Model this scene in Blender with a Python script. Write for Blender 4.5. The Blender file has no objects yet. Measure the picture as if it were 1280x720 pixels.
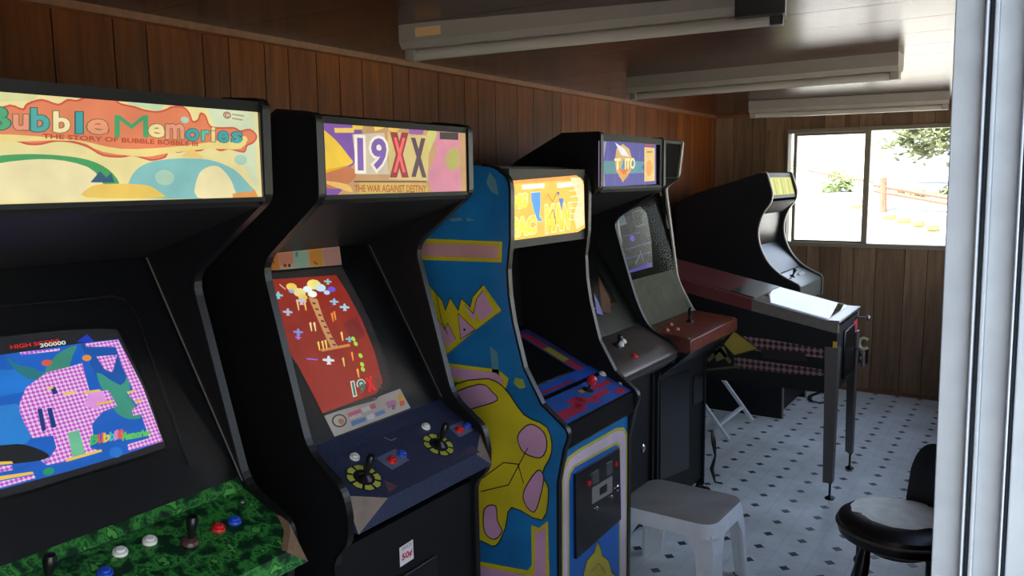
import bpy, bmesh, math, random
from mathutils import Vector, Matrix
random.seed(7)
SC = bpy.context.scene
COL = SC.collection

# ------------------------------------------------------------------ camera
F = 1013.765
H = 1.65
RX = Vector((0.83850044, -0.06141882, 0.54142842))   # world axes seen in camera axes
RY = Vector((0.5447693, 0.11632668, -0.83047848))
RZ = Vector((-0.01197556, 0.99131016, 0.13099906))
CAM = Vector((0, 0, H))
cd = bpy.data.cameras.new('camera'); cam = bpy.data.objects.new('camera', cd); COL.objects.link(cam)
cd.sensor_width = 36; cd.lens = F * 36 / 1280; cd.clip_start = .02; cd.clip_end = 4000
m = Matrix((RX, RY, RZ)).to_4x4(); m.translation = CAM; cam.matrix_world = m
SC.camera = cam
# ------------------------------------------------------------------ light
SC.view_settings.view_transform = 'Standard'; SC.view_settings.look = 'None'
SC.view_settings.exposure = 0.0; SC.view_settings.gamma = 1
W = bpy.data.worlds.new('sky'); SC.world = W; W.use_nodes = True
wn = W.node_tree; bg = wn.nodes['Background']
tc = wn.nodes.new('ShaderNodeTexCoord'); sx = wn.nodes.new('ShaderNodeSeparateXYZ'); ramp = wn.nodes.new('ShaderNodeValToRGB')
mr0 = wn.nodes.new('ShaderNodeMapRange'); mr0.inputs['From Min'].default_value = -1
wn.links.new(tc.outputs['Generated'], sx.inputs[0]); wn.links.new(sx.outputs['Z'], mr0.inputs[0]); wn.links.new(mr0.outputs[0], ramp.inputs[0])
e = ramp.color_ramp.elements                       # hazy bright sky: white at the horizon, blue overhead
e[0].position = .49; e[0].color = (.22, .21, .19, 1); e[1].position = .5; e[1].color = (.92, .95, 1.0, 1)
for p_, c_ in ((.62, (.62, .74, .92, 1)), (1.0, (.24, .36, .62, 1))):
    x_ = e.new(p_); x_.color = c_
wn.links.new(ramp.outputs[0], bg.inputs[0]); bg.inputs[1].default_value = 3.8
sd = bpy.data.lights.new('sun', 'SUN'); sd.energy = 20.0; sd.angle = .01; sd.color = (1, .95, .86)
so = bpy.data.objects.new('sun', sd); COL.objects.link(so)
so.rotation_euler = Vector((.35, .62, -1.0)).to_track_quat('-Z', 'Y').to_euler()
def portal(name, loc, rot, sx, sy):
    l = bpy.data.lights.new(name, 'AREA'); l.shape = 'RECTANGLE'; l.size = sx; l.size_y = sy
    l.cycles.is_portal = True
    o = bpy.data.objects.new(name, l); COL.objects.link(o); o.location = loc; o.rotation_euler = rot
portal('window_portal', (-1.1, 6.75, 1.57), (-math.pi/2, 0, 0), 1.25, .95)
portal('door_portal', (.06, .25, 1.05), (0, math.pi/2, 0), 2.1, 1.9)
portal('added_window_portal', (.06, 4.32, 1.43), (0, math.pi/2, 0), 1.15, 3.8)

# ------------------------------------------------------------------ maths helpers
def ray(x, y):
    v = Vector((x - 640, -(y - 360), -F)) / F
    return Vector((RX.dot(v), RY.dot(v), RZ.dot(v)))
def onplane(x, y, O, N):
    r = ray(x, y); return CAM + r * ((O - CAM).dot(N) / r.dot(N))
def s2l(c):
    r = []
    for k in c[:3]:
        k = k / 255; r.append(k / 12.92 if k <= .04045 else ((k + .055) / 1.055) ** 2.4)
    return (*r, 1.0)

# ------------------------------------------------------------------ materials
MATS = {}
def newmat(name):
    m = bpy.data.materials.new(name); m.use_nodes = True
    nt = m.node_tree; b = nt.nodes['Principled BSDF']; MATS[name] = m
    return m, nt, b
def mat(name, col, rough=.5, metal=0, spec=.5, var=0, scale=30, emit=0, bump=0, coat=0):
    m, nt, b = newmat(name)
    b.inputs['Base Color'].default_value = s2l(col); b.inputs['Roughness'].default_value = rough
    b.inputs['Metallic'].default_value = metal; b.inputs['Specular IOR Level'].default_value = spec
    b.inputs['Coat Weight'].default_value = coat
    if var or bump:
        g = nt.nodes.new('ShaderNodeNewGeometry'); n = nt.nodes.new('ShaderNodeTexNoise')
        n.inputs['Scale'].default_value = scale; n.inputs['Detail'].default_value = 5
        nt.links.new(g.outputs['Position'], n.inputs['Vector'])
        if var:
            r = nt.nodes.new('ShaderNodeValToRGB'); c = s2l(col)
            r.color_ramp.elements[0].position = .3; r.color_ramp.elements[1].position = .7
            r.color_ramp.elements[0].color = (*[k * (1 - var) for k in c[:3]], 1)
            r.color_ramp.elements[1].color = (*[min(1, k * (1 + var)) for k in c[:3]], 1)
            nt.links.new(n.outputs[0], r.inputs[0]); nt.links.new(r.outputs[0], b.inputs['Base Color'])
        if bump:
            u = nt.nodes.new('ShaderNodeBump'); u.inputs['Strength'].default_value = bump
            u.inputs['Distance'].default_value = .004
            nt.links.new(n.outputs[0], u.inputs['Height']); nt.links.new(u.outputs[0], b.inputs['Normal'])
    if emit:
        b.inputs['Emission Color'].default_value = s2l(col); b.inputs['Emission Strength'].default_value = emit
    return m
def wood(name, dark, light, stretch, rough, bumpd=.0015, spec=.2):
    """printed wood grain; stretch gives the noise scale along x, y, z"""
    m, nt, b = newmat(name); N = nt.nodes.new; Lk = nt.links.new
    g = N('ShaderNodeNewGeometry'); oi = N('ShaderNodeObjectInfo')
    mp = N('ShaderNodeMapping'); mp.inputs['Scale'].default_value = stretch
    Lk(g.outputs['Position'], mp.inputs['Vector'])
    cx = N('ShaderNodeCombineXYZ'); mu = N('ShaderNodeMath'); mu.operation = 'MULTIPLY'; mu.inputs[1].default_value = 37
    Lk(oi.outputs['Random'], mu.inputs[0])
    for i in range(3): Lk(mu.outputs[0], cx.inputs[i])
    Lk(cx.outputs[0], mp.inputs['Location'])
    n = N('ShaderNodeTexNoise'); n.inputs['Scale'].default_value = 1; n.inputs['Detail'].default_value = 8
    n.inputs['Distortion'].default_value = .6; n.inputs['Roughness'].default_value = .65
    Lk(mp.outputs[0], n.inputs['Vector'])
    r = N('ShaderNodeValToRGB'); r.color_ramp.elements[0].position = .32; r.color_ramp.elements[1].position = .68
    r.color_ramp.elements[0].color = s2l(dark); r.color_ramp.elements[1].color = s2l(light)
    Lk(n.outputs[0], r.inputs[0])
    hs = N('ShaderNodeHueSaturation'); ma = N('ShaderNodeMapRange')
    ma.inputs['To Min'].default_value = .75; ma.inputs['To Max'].default_value = 1.2
    Lk(oi.outputs['Random'], ma.inputs[0]); Lk(ma.outputs[0], hs.inputs['Value']); Lk(r.outputs[0], hs.inputs['Color'])
    Lk(hs.outputs[0], b.inputs['Base Color']); b.inputs['Specular IOR Level'].default_value = spec
    b.inputs['Roughness'].default_value = rough
    u = N('ShaderNodeBump'); u.inputs['Strength'].default_value = .35; u.inputs['Distance'].default_value = bumpd
    Lk(n.outputs[0], u.inputs['Height']); Lk(u.outputs[0], b.inputs['Normal'])
    return m
def glassmat(name, tint=(1, 1, 1), refl=1.45, rough=0.0):
    m = bpy.data.materials.new(name); m.use_nodes = True; nt = m.node_tree; nt.nodes.clear()
    o = nt.nodes.new('ShaderNodeOutputMaterial'); mx = nt.nodes.new('ShaderNodeMixShader')
    t = nt.nodes.new('ShaderNodeBsdfTransparent'); t.inputs[0].default_value = (*tint, 1)
    g = nt.nodes.new('ShaderNodeBsdfGlossy'); g.inputs['Roughness'].default_value = rough
    f = nt.nodes.new('ShaderNodeFresnel'); f.inputs[0].default_value = refl
    gn = nt.nodes.new('ShaderNodeNewGeometry'); mr = nt.nodes.new('ShaderNodeMapRange'); nt.links.new(gn.outputs['Backfacing'], mr.inputs[0])
    mr.inputs['To Min'].default_value = refl; mr.inputs['To Max'].default_value = 1 / refl; nt.links.new(mr.outputs[0], f.inputs[0])
    nt.links.new(f.outputs[0], mx.inputs[0]); nt.links.new(t.outputs[0], mx.inputs[1]); nt.links.new(g.outputs[0], mx.inputs[2])
    nt.links.new(mx.outputs[0], o.inputs[0]); MATS[name] = m; return m
def artmat(name, emit, rough=.35, coat=0):
    m, nt, b = newmat(name)
    a = nt.nodes.new('ShaderNodeAttribute'); a.attribute_name = 'Col'
    b.inputs['Roughness'].default_value = rough; b.inputs['Coat Weight'].default_value = coat
    if emit:
        b.inputs['Base Color'].default_value = (.02, .02, .02, 1)
        g = nt.nodes.new('ShaderNodeNewGeometry'); n = nt.nodes.new('ShaderNodeTexNoise'); n.inputs['Scale'].default_value = 14
        nt.links.new(g.outputs['Position'], n.inputs['Vector'])
        mr = nt.nodes.new('ShaderNodeMapRange'); mr.inputs['To Min'].default_value = emit * .75; mr.inputs['To Max'].default_value = emit * 1.25
        nt.links.new(n.outputs[0], mr.inputs[0]); nt.links.new(mr.outputs[0], b.inputs['Emission Strength'])
        nt.links.new(a.outputs['Color'], b.inputs['Emission Color'])
    else:
        g = nt.nodes.new('ShaderNodeNewGeometry'); n = nt.nodes.new('ShaderNodeTexNoise'); n.inputs['Scale'].default_value = 5; n.inputs['Detail'].default_value = 6
        nt.links.new(g.outputs['Position'], n.inputs['Vector'])
        r = nt.nodes.new('ShaderNodeValToRGB'); r.color_ramp.elements[0].position = .35; r.color_ramp.elements[1].position = .75
        r.color_ramp.elements[0].color = (.8, .8, .8, 1); r.color_ramp.elements[1].color = (1.1, 1.1, 1.1, 1)
        mx = nt.nodes.new('ShaderNodeMix'); mx.data_type = 'RGBA'; mx.blend_type = 'MULTIPLY'; mx.inputs['Factor'].default_value = 1
        nt.links.new(n.outputs[0], r.inputs[0]); nt.links.new(a.outputs['Color'], mx.inputs['A']); nt.links.new(r.outputs[0], mx.inputs['B'])
        nt.links.new(mx.outputs['Result'], b.inputs['Base Color'])
    return m
def camomat(name):
    m, nt, b = newmat(name); N = nt.nodes.new; Lk = nt.links.new
    g = N('ShaderNodeNewGeometry')
    n = N('ShaderNodeTexNoise'); n.inputs['Scale'].default_value = 26; n.inputs['Detail'].default_value = 3.5; n.inputs['Roughness'].default_value = .6
    Lk(g.outputs['Position'], n.inputs['Vector'])
    r = N('ShaderNodeValToRGB'); r.color_ramp.interpolation = 'CONSTANT'; e = r.color_ramp.elements
    e[0].position = 0; e[0].color = s2l((16, 46, 24)); e[1].position = .43; e[1].color = s2l((30, 84, 38))
    for p, c in ((.5, (52, 122, 50)), (.57, (24, 68, 34)), (.63, (78, 148, 62))):
        x = e.new(p); x.color = s2l(c)
    Lk(n.outputs[0], r.inputs[0]); Lk(r.outputs[0], b.inputs['Base Color']); b.inputs['Roughness'].default_value = .35
    return m
def vinylmat(name):
    m, nt, b = newmat(name); N = nt.nodes.new; Lk = nt.links.new
    def M(op, a, bb=None):
        x = N('ShaderNodeMath'); x.operation = op
        for i, k in enumerate((a, bb)):
            if k is None: continue
            if isinstance(k, (int, float)): x.inputs[i].default_value = k
            else: Lk(k, x.inputs[i])
        return x.outputs[0]
    g = N('ShaderNodeNewGeometry'); sp = N('ShaderNodeSeparateXYZ'); Lk(g.outputs['Position'], sp.inputs[0])
    P = .1525
    def cell(o, off): return M('ABSOLUTE', M('SUBTRACT', M('FRACT', M('ADD', M('DIVIDE', o, P), off)), .5))
    a = cell(sp.outputs[0], .5 + 1.2825 / P % 1); c = cell(sp.outputs[1], .5 - 4.584 / P % 1)
    star = M('LESS_THAN', M('ADD', M('POWER', a, .95), M('POWER', c, .95)), .185)
    line = M('GREATER_THAN', M('MAXIMUM', a, c), .482)
    n = N('ShaderNodeTexNoise'); n.inputs['Scale'].default_value = 2.2; n.inputs['Detail'].default_value = 8; n.inputs['Roughness'].default_value = .7
    Lk(g.outputs['Position'], n.inputs['Vector'])
    r = N('ShaderNodeValToRGB'); r.color_ramp.elements[0].position = .3; r.color_ramp.elements[1].position = .62
    r.color_ramp.elements[0].color = s2l((196, 197, 188)); r.color_ramp.elements[1].color = s2l((236, 240, 236)); Lk(n.outputs[0], r.inputs[0])
    m1 = N('ShaderNodeMix'); m1.data_type = 'RGBA'; Lk(M('MULTIPLY', line, .2), m1.inputs['Factor']); Lk(r.outputs[0], m1.inputs['A']); m1.inputs['B'].default_value = s2l((150, 160, 165))
    m2 = N('ShaderNodeMix'); m2.data_type = 'RGBA'; Lk(star, m2.inputs['Factor']); Lk(m1.outputs['Result'], m2.inputs['A']); m2.inputs['B'].default_value = s2l((70, 72, 84))
    Lk(m2.outputs['Result'], b.inputs['Base Color']); b.inputs['Roughness'].default_value = .38
    u = N('ShaderNodeBump'); u.inputs['Strength'].default_value = .08; u.inputs['Distance'].default_value = .002
    Lk(n.outputs[0], u.inputs['Height']); Lk(u.outputs[0], b.inputs['Normal'])
    return m
def checkmat(name, c1, c2, size, emit):
    m, nt, b = newmat(name)
    uv = nt.nodes.new('ShaderNodeUVMap'); ck = nt.nodes.new('ShaderNodeTexChecker')
    mp = nt.nodes.new('ShaderNodeMapping'); mp.inputs['Rotation'].default_value = (0, 0, math.radians(45))
    ck.inputs['Scale'].default_value = 1 / size; ck.inputs['Color1'].default_value = s2l(c1); ck.inputs['Color2'].default_value = s2l(c2)
    nt.links.new(uv.outputs[0], mp.inputs[0]); nt.links.new(mp.outputs[0], ck.inputs['Vector'])
    if emit:
        nt.links.new(ck.outputs[0], b.inputs['Emission Color']); b.inputs['Emission Strength'].default_value = emit
        b.inputs['Base Color'].default_value = (.02, .02, .02, 1)
    else: nt.links.new(ck.outputs[0], b.inputs['Base Color'])
    b.inputs['Roughness'].default_value = .3
    return m

BLACK = mat('black_laminate', (10, 10, 11), .55, spec=.35, var=.25, scale=60)
BLACKG = mat('black_gloss', (13, 13, 15), .3, var=.15, scale=40)
BEZEL = mat('black_bezel', (11, 11, 13), .42, spec=.35, bump=.06, scale=300)
TMOLD = mat('black_edge_trim', (16, 16, 16), .35)
TMOLDL = mat('pale_edge_trim', (130, 126, 108), .4)
GREYF = mat('grey_frame', (92, 86, 78), .5, var=.15)
STEEL = mat('steel', (150, 150, 152), .3, metal=1)
CHROME = mat('chrome', (190, 190, 192), .15, metal=1)
LEGSTEEL = mat('leg_steel', (104, 98, 94), .4, metal=.6)
ALU = mat('aluminium_frame', (172, 180, 186), .42, metal=.15, var=.06, scale=25)
GROOVE = mat('dark_groove', (84, 90, 98), .7)
BRONZE = mat('window_bronze', (128, 116, 94), .5)
WHITEP = mat('white_paint', (140, 131, 119), .45, var=.05, scale=12)
TUBE = mat('tube_glass', (172, 164, 150), .22, coat=.3)
PLASTIC = mat('white_plastic', (220, 223, 224), .45, var=.06, scale=14)
WHITEB = mat('white_button', (216, 214, 205), .3)
REDB = mat('red_button', (196, 32, 34), .28)
BLUEB = mat('blue_button', (34, 74, 178), .28)
BLACKB = mat('black_plastic', (14, 14, 15), .3)
BROWNB = mat('brown_plastic', (74, 52, 44), .3)
RAWWOOD = mat('raw_particle_board', (128, 98, 70), .8, var=.25, scale=120)
CREAM = mat('cream_plastic', (226, 218, 180), .4)
SCREWM = mat('screw_head', (190, 186, 178), .3, metal=.8)
DARKGLASS = mat('dark_tube_face', (16, 18, 20), .12, coat=.4)
BLUEP = mat('blue_side_paint', (30, 106, 158), .33, var=.3, scale=4)
NAVY = mat('navy_speckled_overlay', (44, 50, 74), .35, var=.5, scale=180)
CAMO = camomat('camouflage_overlay')
REDCP = mat('worn_red_overlay', (90, 40, 28), .35, var=.4, scale=18)
GREYCP = mat('grey_steel_panel', (82, 75, 70), .28, metal=.6, var=.15, scale=20)
OLIVE = mat('olive_bezel', (66, 66, 48), .8, spec=.3, var=.2, scale=18)
REDWOOD = mat('red_side_rail', (92, 42, 44), .35)
CHAIRW = mat('black_painted_wood', (16, 14, 14), .3)
VINYLB = mat('black_seat_vinyl', (14, 14, 16), .35)
FOAM = mat('worn_pale_seat_patch', (250, 247, 228), .7, var=.12, scale=22)
PANEL = wood('wood_panelling', (88, 42, 12), (132, 70, 27), (28, 28, 2.2), .42)
PANELB = wood('hazed_back_panelling', (104, 80, 58), (134, 106, 80), (28, 28, 2.2), .45)  # same panelling as PANEL, backlight haze put into its greyer colour
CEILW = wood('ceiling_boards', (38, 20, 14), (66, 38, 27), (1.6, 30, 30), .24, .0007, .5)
TRIMW = mat('wood_trim', (120, 72, 42), .5, var=.2, scale=40)
BACKER = mat('panel_joint', (34, 21, 14), .9)
VINYL = vinylmat('patterned_sheet_vinyl')
GLASS = glassmat('clear_glass', refl=1.33); GLASSD = glassmat('dusty_screen_glass', (.95, .95, .9), 1.05, .1); MATTE = mat('matte_black', (16, 15, 14), .95, spec=.1); PGLASS = glassmat('playfield_glass', (.85, .87, .88), 1.55)
ART_LIT = artmat('backlit_print', .95, .5); ART_SCR = artmat('lit_picture_tube', .95, .2)
ART_DIM = artmat('dim_picture_tube', .6, .2); ART = artmat('flat_print', 0, .4)
ART_Y = artmat('bright_backlit_print', 1.05)
CHECK = checkmat('pink_checks', (206, 84, 214), (250, 214, 250), .0065, .85)
CHECKD = checkmat('dark_checks', (128, 98, 94), (34, 24, 26), .021, 0)
CONC = mat('sunlit_concrete', (200, 196, 186), .85, var=.06, scale=3)
GRASS = mat('dry_grass', (176, 180, 130), .9, var=.3, scale=5)
LEAFP = mat('hazed_leaves', (176, 190, 140), .7, var=.2, scale=4)  # leaf colour lightened to carry the haze of the left pane
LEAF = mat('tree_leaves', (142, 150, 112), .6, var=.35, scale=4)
BARK = mat('tree_bark', (80, 62, 48), .9, var=.3, scale=30)
RUST = mat('rusty_red_rail', (158, 104, 84), .6, var=.2, scale=30)
YELLOW = mat('yellow_painted_block', (222, 200, 90), .8, var=.15, scale=10)

# ------------------------------------------------------------------ mesh helpers
class MB:
    def __init__(s): s.v = []; s.f = []; s.mi = []
    def face(s, pts, mi=0):
        n = len(s.v); s.v += [Vector(p) for p in pts]; s.f.append(tuple(range(n, n + len(pts)))); s.mi.append(mi)
    def box(s, a, b, mi=0, fr=None):
        x0, y0, z0 = a; x1, y1, z1 = b
        c = [(x0,y0,z0),(x1,y0,z0),(x1,y1,z0),(x0,y1,z0),(x0,y0,z1),(x1,y0,z1),(x1,y1,z1),(x0,y1,z1)]
        if fr: c = [fr(*p) for p in c]
        n = len(s.v); s.v += [Vector(p) for p in c]
        for q in ((0,3,2,1),(4,5,6,7),(0,1,5,4),(1,2,6,5),(2,3,7,6),(3,0,4,7)):
            s.f.append(tuple(n + k for k in q)); s.mi.append(mi)
        return s
    def loft(s, A, B, mi=0, cap=True):
        """two equal loops joined by quads"""
        n = len(s.v); k = len(A); s.v += [Vector(p) for p in A] + [Vector(p) for p in B]
        for i in range(k):
            j = (i + 1) % k; s.f.append((n + i, n + j, n + k + j, n + k + i)); s.mi.append(mi)
        if cap:
            s.f.append(tuple(range(n + k - 1, n - 1, -1))); s.mi.append(mi)
            s.f.append(tuple(range(n + k, n + 2 * k))); s.mi.append(mi)
        return s
    def prism(s, prof, y0, y1, mi=0, ca=None, cb=None):      # profile of (x, z) run along y
        s.loft([(x, y0, z) for x, z in prof], [(x, y1, z) for x, z in prof], mi)
        if ca is not None: s.mi[-2] = ca
        if cb is not None: s.mi[-1] = cb
        return s
    def tube(s, path, r, n=10, mi=0, cap=True):
        path = [Vector(p) for p in path]; rs = r if isinstance(r, (list, tuple)) else [r] * len(path)
        base = len(s.v)
        for i, p in enumerate(path):
            d = (path[min(i + 1, len(path) - 1)] - path[max(i - 1, 0)]).normalized()
            q = Vector((0, 0, 1)) if abs(d.z) < .9 else Vector((1, 0, 0))
            u = d.cross(q).normalized(); w = d.cross(u)
            for k in range(n):
                a = 2 * math.pi * k / n; s.v.append(p + (u * math.cos(a) + w * math.sin(a)) * rs[i])
        for i in range(len(path) - 1):
            for k in range(n):
                j = (k + 1) % n; a = base + i * n; s.f.append((a + k, a + j, a + n + j, a + n + k)); s.mi.append(mi)
        if cap:
            s.f.append(tuple(range(base + n - 1, base - 1, -1))); s.mi.append(mi)
            e = base + (len(path) - 1) * n; s.f.append(tuple(range(e, e + n))); s.mi.append(mi)
        return s
    def lathe(s, prof, O, U, V, N, n=20, mi=0, eu=1, ev=1):
        """prof of (radius, height) turned about N at O"""
        base = len(s.v); O = Vector(O)
        for r, h in prof:
            for k in range(n):
                a = 2 * math.pi * k / n; s.v.append(O + U * (r * eu * math.cos(a)) + V * (r * ev * math.sin(a)) + N * h)
        for i in range(len(prof) - 1):
            for k in range(n):
                j = (k + 1) % n; a = base + i * n; s.f.append((a + k, a + j, a + n + j, a + n + k)); s.mi.append(mi)
        s.f.append(tuple(range(base + n - 1, base - 1, -1))); s.mi.append(mi)
        e = base + (len(prof) - 1) * n; s.f.append(tuple(range(e, e + n))); s.mi.append(mi)
        return s
    def build(s, name, mats, parent=None, bevel=0, smooth=True, cols=None, uvs=None):
        me = bpy.data.meshes.new(name)
        off = wloc(parent)
        me.from_pydata([p - off for p in s.v], [], s.f); 
        for mm in (mats if isinstance(mats, (list, tuple)) else [mats]): me.materials.append(mm)
        me.polygons.foreach_set('material_index', s.mi)
        if cols:
            at = me.color_attributes.new('Col', 'FLOAT_COLOR', 'CORNER'); buf = []
            for p, c in zip(s.f, cols): buf += list(c) * len(p)
            at.data.foreach_set('color', buf)
        if uvs:
            l = me.uv_layers.new(name='UVMap'); l.data.foreach_set('uv', [k for i in range(len(me.loops)) for k in uvs[me.loops[i].vertex_index]])
        if smooth and not cols:
            me.polygons.foreach_set('use_smooth', [True] * len(me.polygons)); me.set_sharp_from_angle(angle=math.radians(32))
        me.update()
        o = bpy.data.objects.new(name, me); COL.objects.link(o)
        if parent: o.parent = parent
        if bevel:
            b = o.modifiers.new('bevel', 'BEVEL'); b.width = bevel; b.segments = 2; b.limit_method = 'ANGLE'
        return o
def wloc(p):
    v = Vector((0, 0, 0))
    while p: v = v + p.location; p = p.parent
    return v
def thing(name, label, cat, loc, group=None):
    o = bpy.data.objects.new(name, None); COL.objects.link(o); o.location = loc; o.empty_display_size = .1
    o['label'] = label; o['category'] = cat
    if group: o['group'] = group
    return o
def tag(o, label, cat, group=None):
    """centre a one-mesh thing's origin on its base, and describe it"""
    vs = [v.co for v in o.data.vertices]
    c = Vector(((min(v.x for v in vs) + max(v.x for v in vs)) / 2, (min(v.y for v in vs) + max(v.y for v in vs)) / 2, min(v.z for v in vs)))
    o.data.transform(Matrix.Translation(-c)); o.location = c
    o['label'] = label; o['category'] = cat
    if group: o['group'] = group
    return o
def struct(o): o['kind'] = 'structure'; return o
def boxo(name, a, b, m, parent=None, bevel=0): return MB().box(a, b).build(name, m, parent, bevel)
def rounded(pts, radii):
    """round the named corners {index: radius} of a closed outline"""
    out = []; n = len(pts)
    for i, p in enumerate(pts):
        r = radii.get(i, 0)
        if not r: out.append(p); continue
        p = Vector(p); a = (Vector(pts[i - 1]) - p); b = (Vector(pts[(i + 1) % n]) - p)
        A = p + a.normalized() * min(r, a.length * .45); B = p + b.normalized() * min(r, b.length * .45)
        for k in range(6):
            t = k / 5; q = A * (1 - t) ** 2 + p * (2 * t * (1 - t)) + B * t * t; out.append((q[0], q[1]))
    return out

class Plane:
    """a flat panel in the room: origin, right, up; coordinates in metres"""
    def __init__(s, O, U, V):
        s.O = Vector(O); s.U = Vector(U).normalized(); V = Vector(V); s.V = (V - s.U * V.dot(s.U)).normalized(); s.N = s.U.cross(s.V)
    def at(s, u, v, d=0): return s.O + s.U * u + s.V * v + s.N * d
    def uv(s, x, y):
        p = onplane(x, y, s.O, s.N) - s.O; return (p.dot(s.U), p.dot(s.V))
    def P(s, *pts): return [s.uv(*p) for p in pts]
def slope(y, lo, hi):
    """panel between two (x, z) points, facing the room"""
    return Plane((lo[0], y, lo[1]), (0, 1, 0), (hi[0] - lo[0], 0, hi[1] - lo[1]))
class Art:
    """flat print: coloured polygons laid on a plane"""
    STEP = .0004
    def __init__(s, plane, clip=None): s.p = plane; s.mb = MB(); s.c = []; s.uvl = []; s.clip = clip
    def poly(s, pts, col, L=0, mi=0, px=True):
        if px: pts = s.p.P(*pts)
        if s.clip:
            for ax, lim, sg in ((0, s.clip[0], 1), (1, s.clip[1], 1), (0, s.clip[2], -1), (1, s.clip[3], -1)):
                out = []
                for i in range(len(pts)):
                    p, q = pts[i - 1], pts[i]; dp, dq = (p[ax] - lim) * sg, (q[ax] - lim) * sg
                    if dp * dq < 0: k = dp / (dp - dq); out.append((p[0] + (q[0] - p[0]) * k, p[1] + (q[1] - p[1]) * k))
                    if dq >= 0: out.append(q)
                pts = out
                if len(pts) < 3: return s
        ar = sum(pts[i - 1][0] * pts[i][1] - pts[i][0] * pts[i - 1][1] for i in range(len(pts)))
        if ar < 0: pts = pts[::-1]
        s.mb.face([s.p.at(u, v, .0006 + L * s.STEP) for u, v in pts], mi); s.c.append(s2l(col)); s.uvl += list(pts); return s
    def rect(s, u0, v0, u1, v1, col, L=0, mi=0): return s.poly([(u0, v0), (u1, v0), (u1, v1), (u0, v1)], col, L, mi, False)
    def curve(s, pts, k=3, px=True):
        P = [Vector(p) for p in (s.p.P(*pts) if px else pts)]; n = len(P); Q = []
        for i in range(n):
            p0, p1, p2, p3 = (P[(i + j - 1) % n] for j in range(4))
            for q in range(k):
                t = q / k; Q.append(tuple(.5 * ((2 * p1) + (p2 - p0) * t + (2 * p0 - 5 * p1 + 4 * p2 - p3) * t * t + (3 * p1 - p0 - 3 * p2 + p3) * t ** 3)))
        return Q
    def blob(s, pts, col, L=0, line=None, w=.003):
        Q = s.curve(pts); s.poly(Q, col, L, 0, False)
        if line: s.line(Q, w, line, L + 1, False, True)
        return s
    def disc(s, u, v, ru, rv, col, L=0, n=20, rot=0, px=False):
        if px:
            (u, v), (u2, v2), (u3, v3) = s.p.uv(u, v), s.p.uv(u + ru, v), s.p.uv(u, v + rv); ru = abs(u2 - u); rv = abs(v3 - v)
        return s.poly([(u + ru * math.cos(2 * math.pi * k / n + rot), v + rv * math.sin(2 * math.pi * k / n + rot)) for k in range(n)], col, L, 0, False)
    def line(s, pts, w, col, L=0, px=True, closed=False):
        if px: pts = s.p.P(*pts)
        pts = [Vector(p) for p in pts]
        seg = list(zip(pts, pts[1:] + ([pts[0]] if closed else [])))
        for a, b in seg:
            if (b - a).length < 1e-5: continue
            d = (b - a).normalized(); n = Vector((-d.y, d.x)) * w / 2; e = d * w * .35
            s.poly([tuple(a - n - e), tuple(b - n + e), tuple(b + n + e), tuple(a + n - e)], col, L, 0, False)
        return s
    def text(s, body, quad, col, L=1, bold=.02, px=True, outline=None, ow=.05):
        """lettering stretched over a quad: bottom left, bottom right, top right, top left"""
        if px: quad = s.p.P(*quad)
        for off, cc, LL in (((ow, outline, L),) if outline else ()) + ((bold, col, L + 1),):
            cu = bpy.data.curves.new('t', 'FONT'); cu.body = body; cu.offset = off; cu.resolution_u = 3
            o = bpy.data.objects.new('t', cu); COL.objects.link(o)
            bpy.context.view_layer.update()
            me = bpy.data.meshes.new_from_object(o.evaluated_get(bpy.context.evaluated_depsgraph_get()))
            if off == (ow if outline else bold) or not outline:
                xs = [v.co.x for v in me.vertices]; ys = [v.co.y for v in me.vertices]; x0, x1, y0, y1 = min(xs), max(xs), min(ys), max(ys)
            for p in me.polygons:
                q = []
                for i in p.vertices:
                    c = me.vertices[i].co; a = (c.x - x0) / (x1 - x0); b = (c.y - y0) / (y1 - y0)
                    lo = Vector(quad[0]).lerp(Vector(quad[1]), a); hi = Vector(quad[3]).lerp(Vector(quad[2]), a); q.append(tuple(lo.lerp(hi, b)))
                s.poly(q, cc, LL, 0, False)
            bpy.data.objects.remove(o); bpy.data.curves.remove(cu); bpy.data.meshes.remove(me)
        return s
    def build(s, name, mats, parent): return s.mb.build(name, mats, parent, cols=s.c, uvs=s.uvl)

# ================================================================== THE ROOM
XL, XR, YB, YN, ZC = -2.29, -.08, 6.6, -.9, 2.158
o = boxo('floor', (XL - .1, YN - .1, -.08), (XR + .12, YB + .1, 0), VINYL); struct(o)
# left wall: grooved boards of uneven width
wl = struct(boxo('wall_left', (XL - .1, YN, 0), (XL - .008, YB, ZC + .05), BACKER))
ys = [-.9, -.75, -.55, -.45, -.25, -.15, .05, .2, .4, .5, .7, .85, 1.05, 1.234, 1.41, 1.516, 1.711, 1.811, 1.96, 2.066, 2.201, 2.32, 2.443, 2.623]
rng = random.Random(3)
while ys[-1] < YB - .2: ys.append(ys[-1] + rng.choice((.1, .105, .15, .155, .2)))
ys[-1] = YB
for a, b in zip(ys, ys[1:]): boxo('plank', (XL - .008, a + .002, 0), (XL, b - .002, ZC), PANEL, wl)
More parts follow.
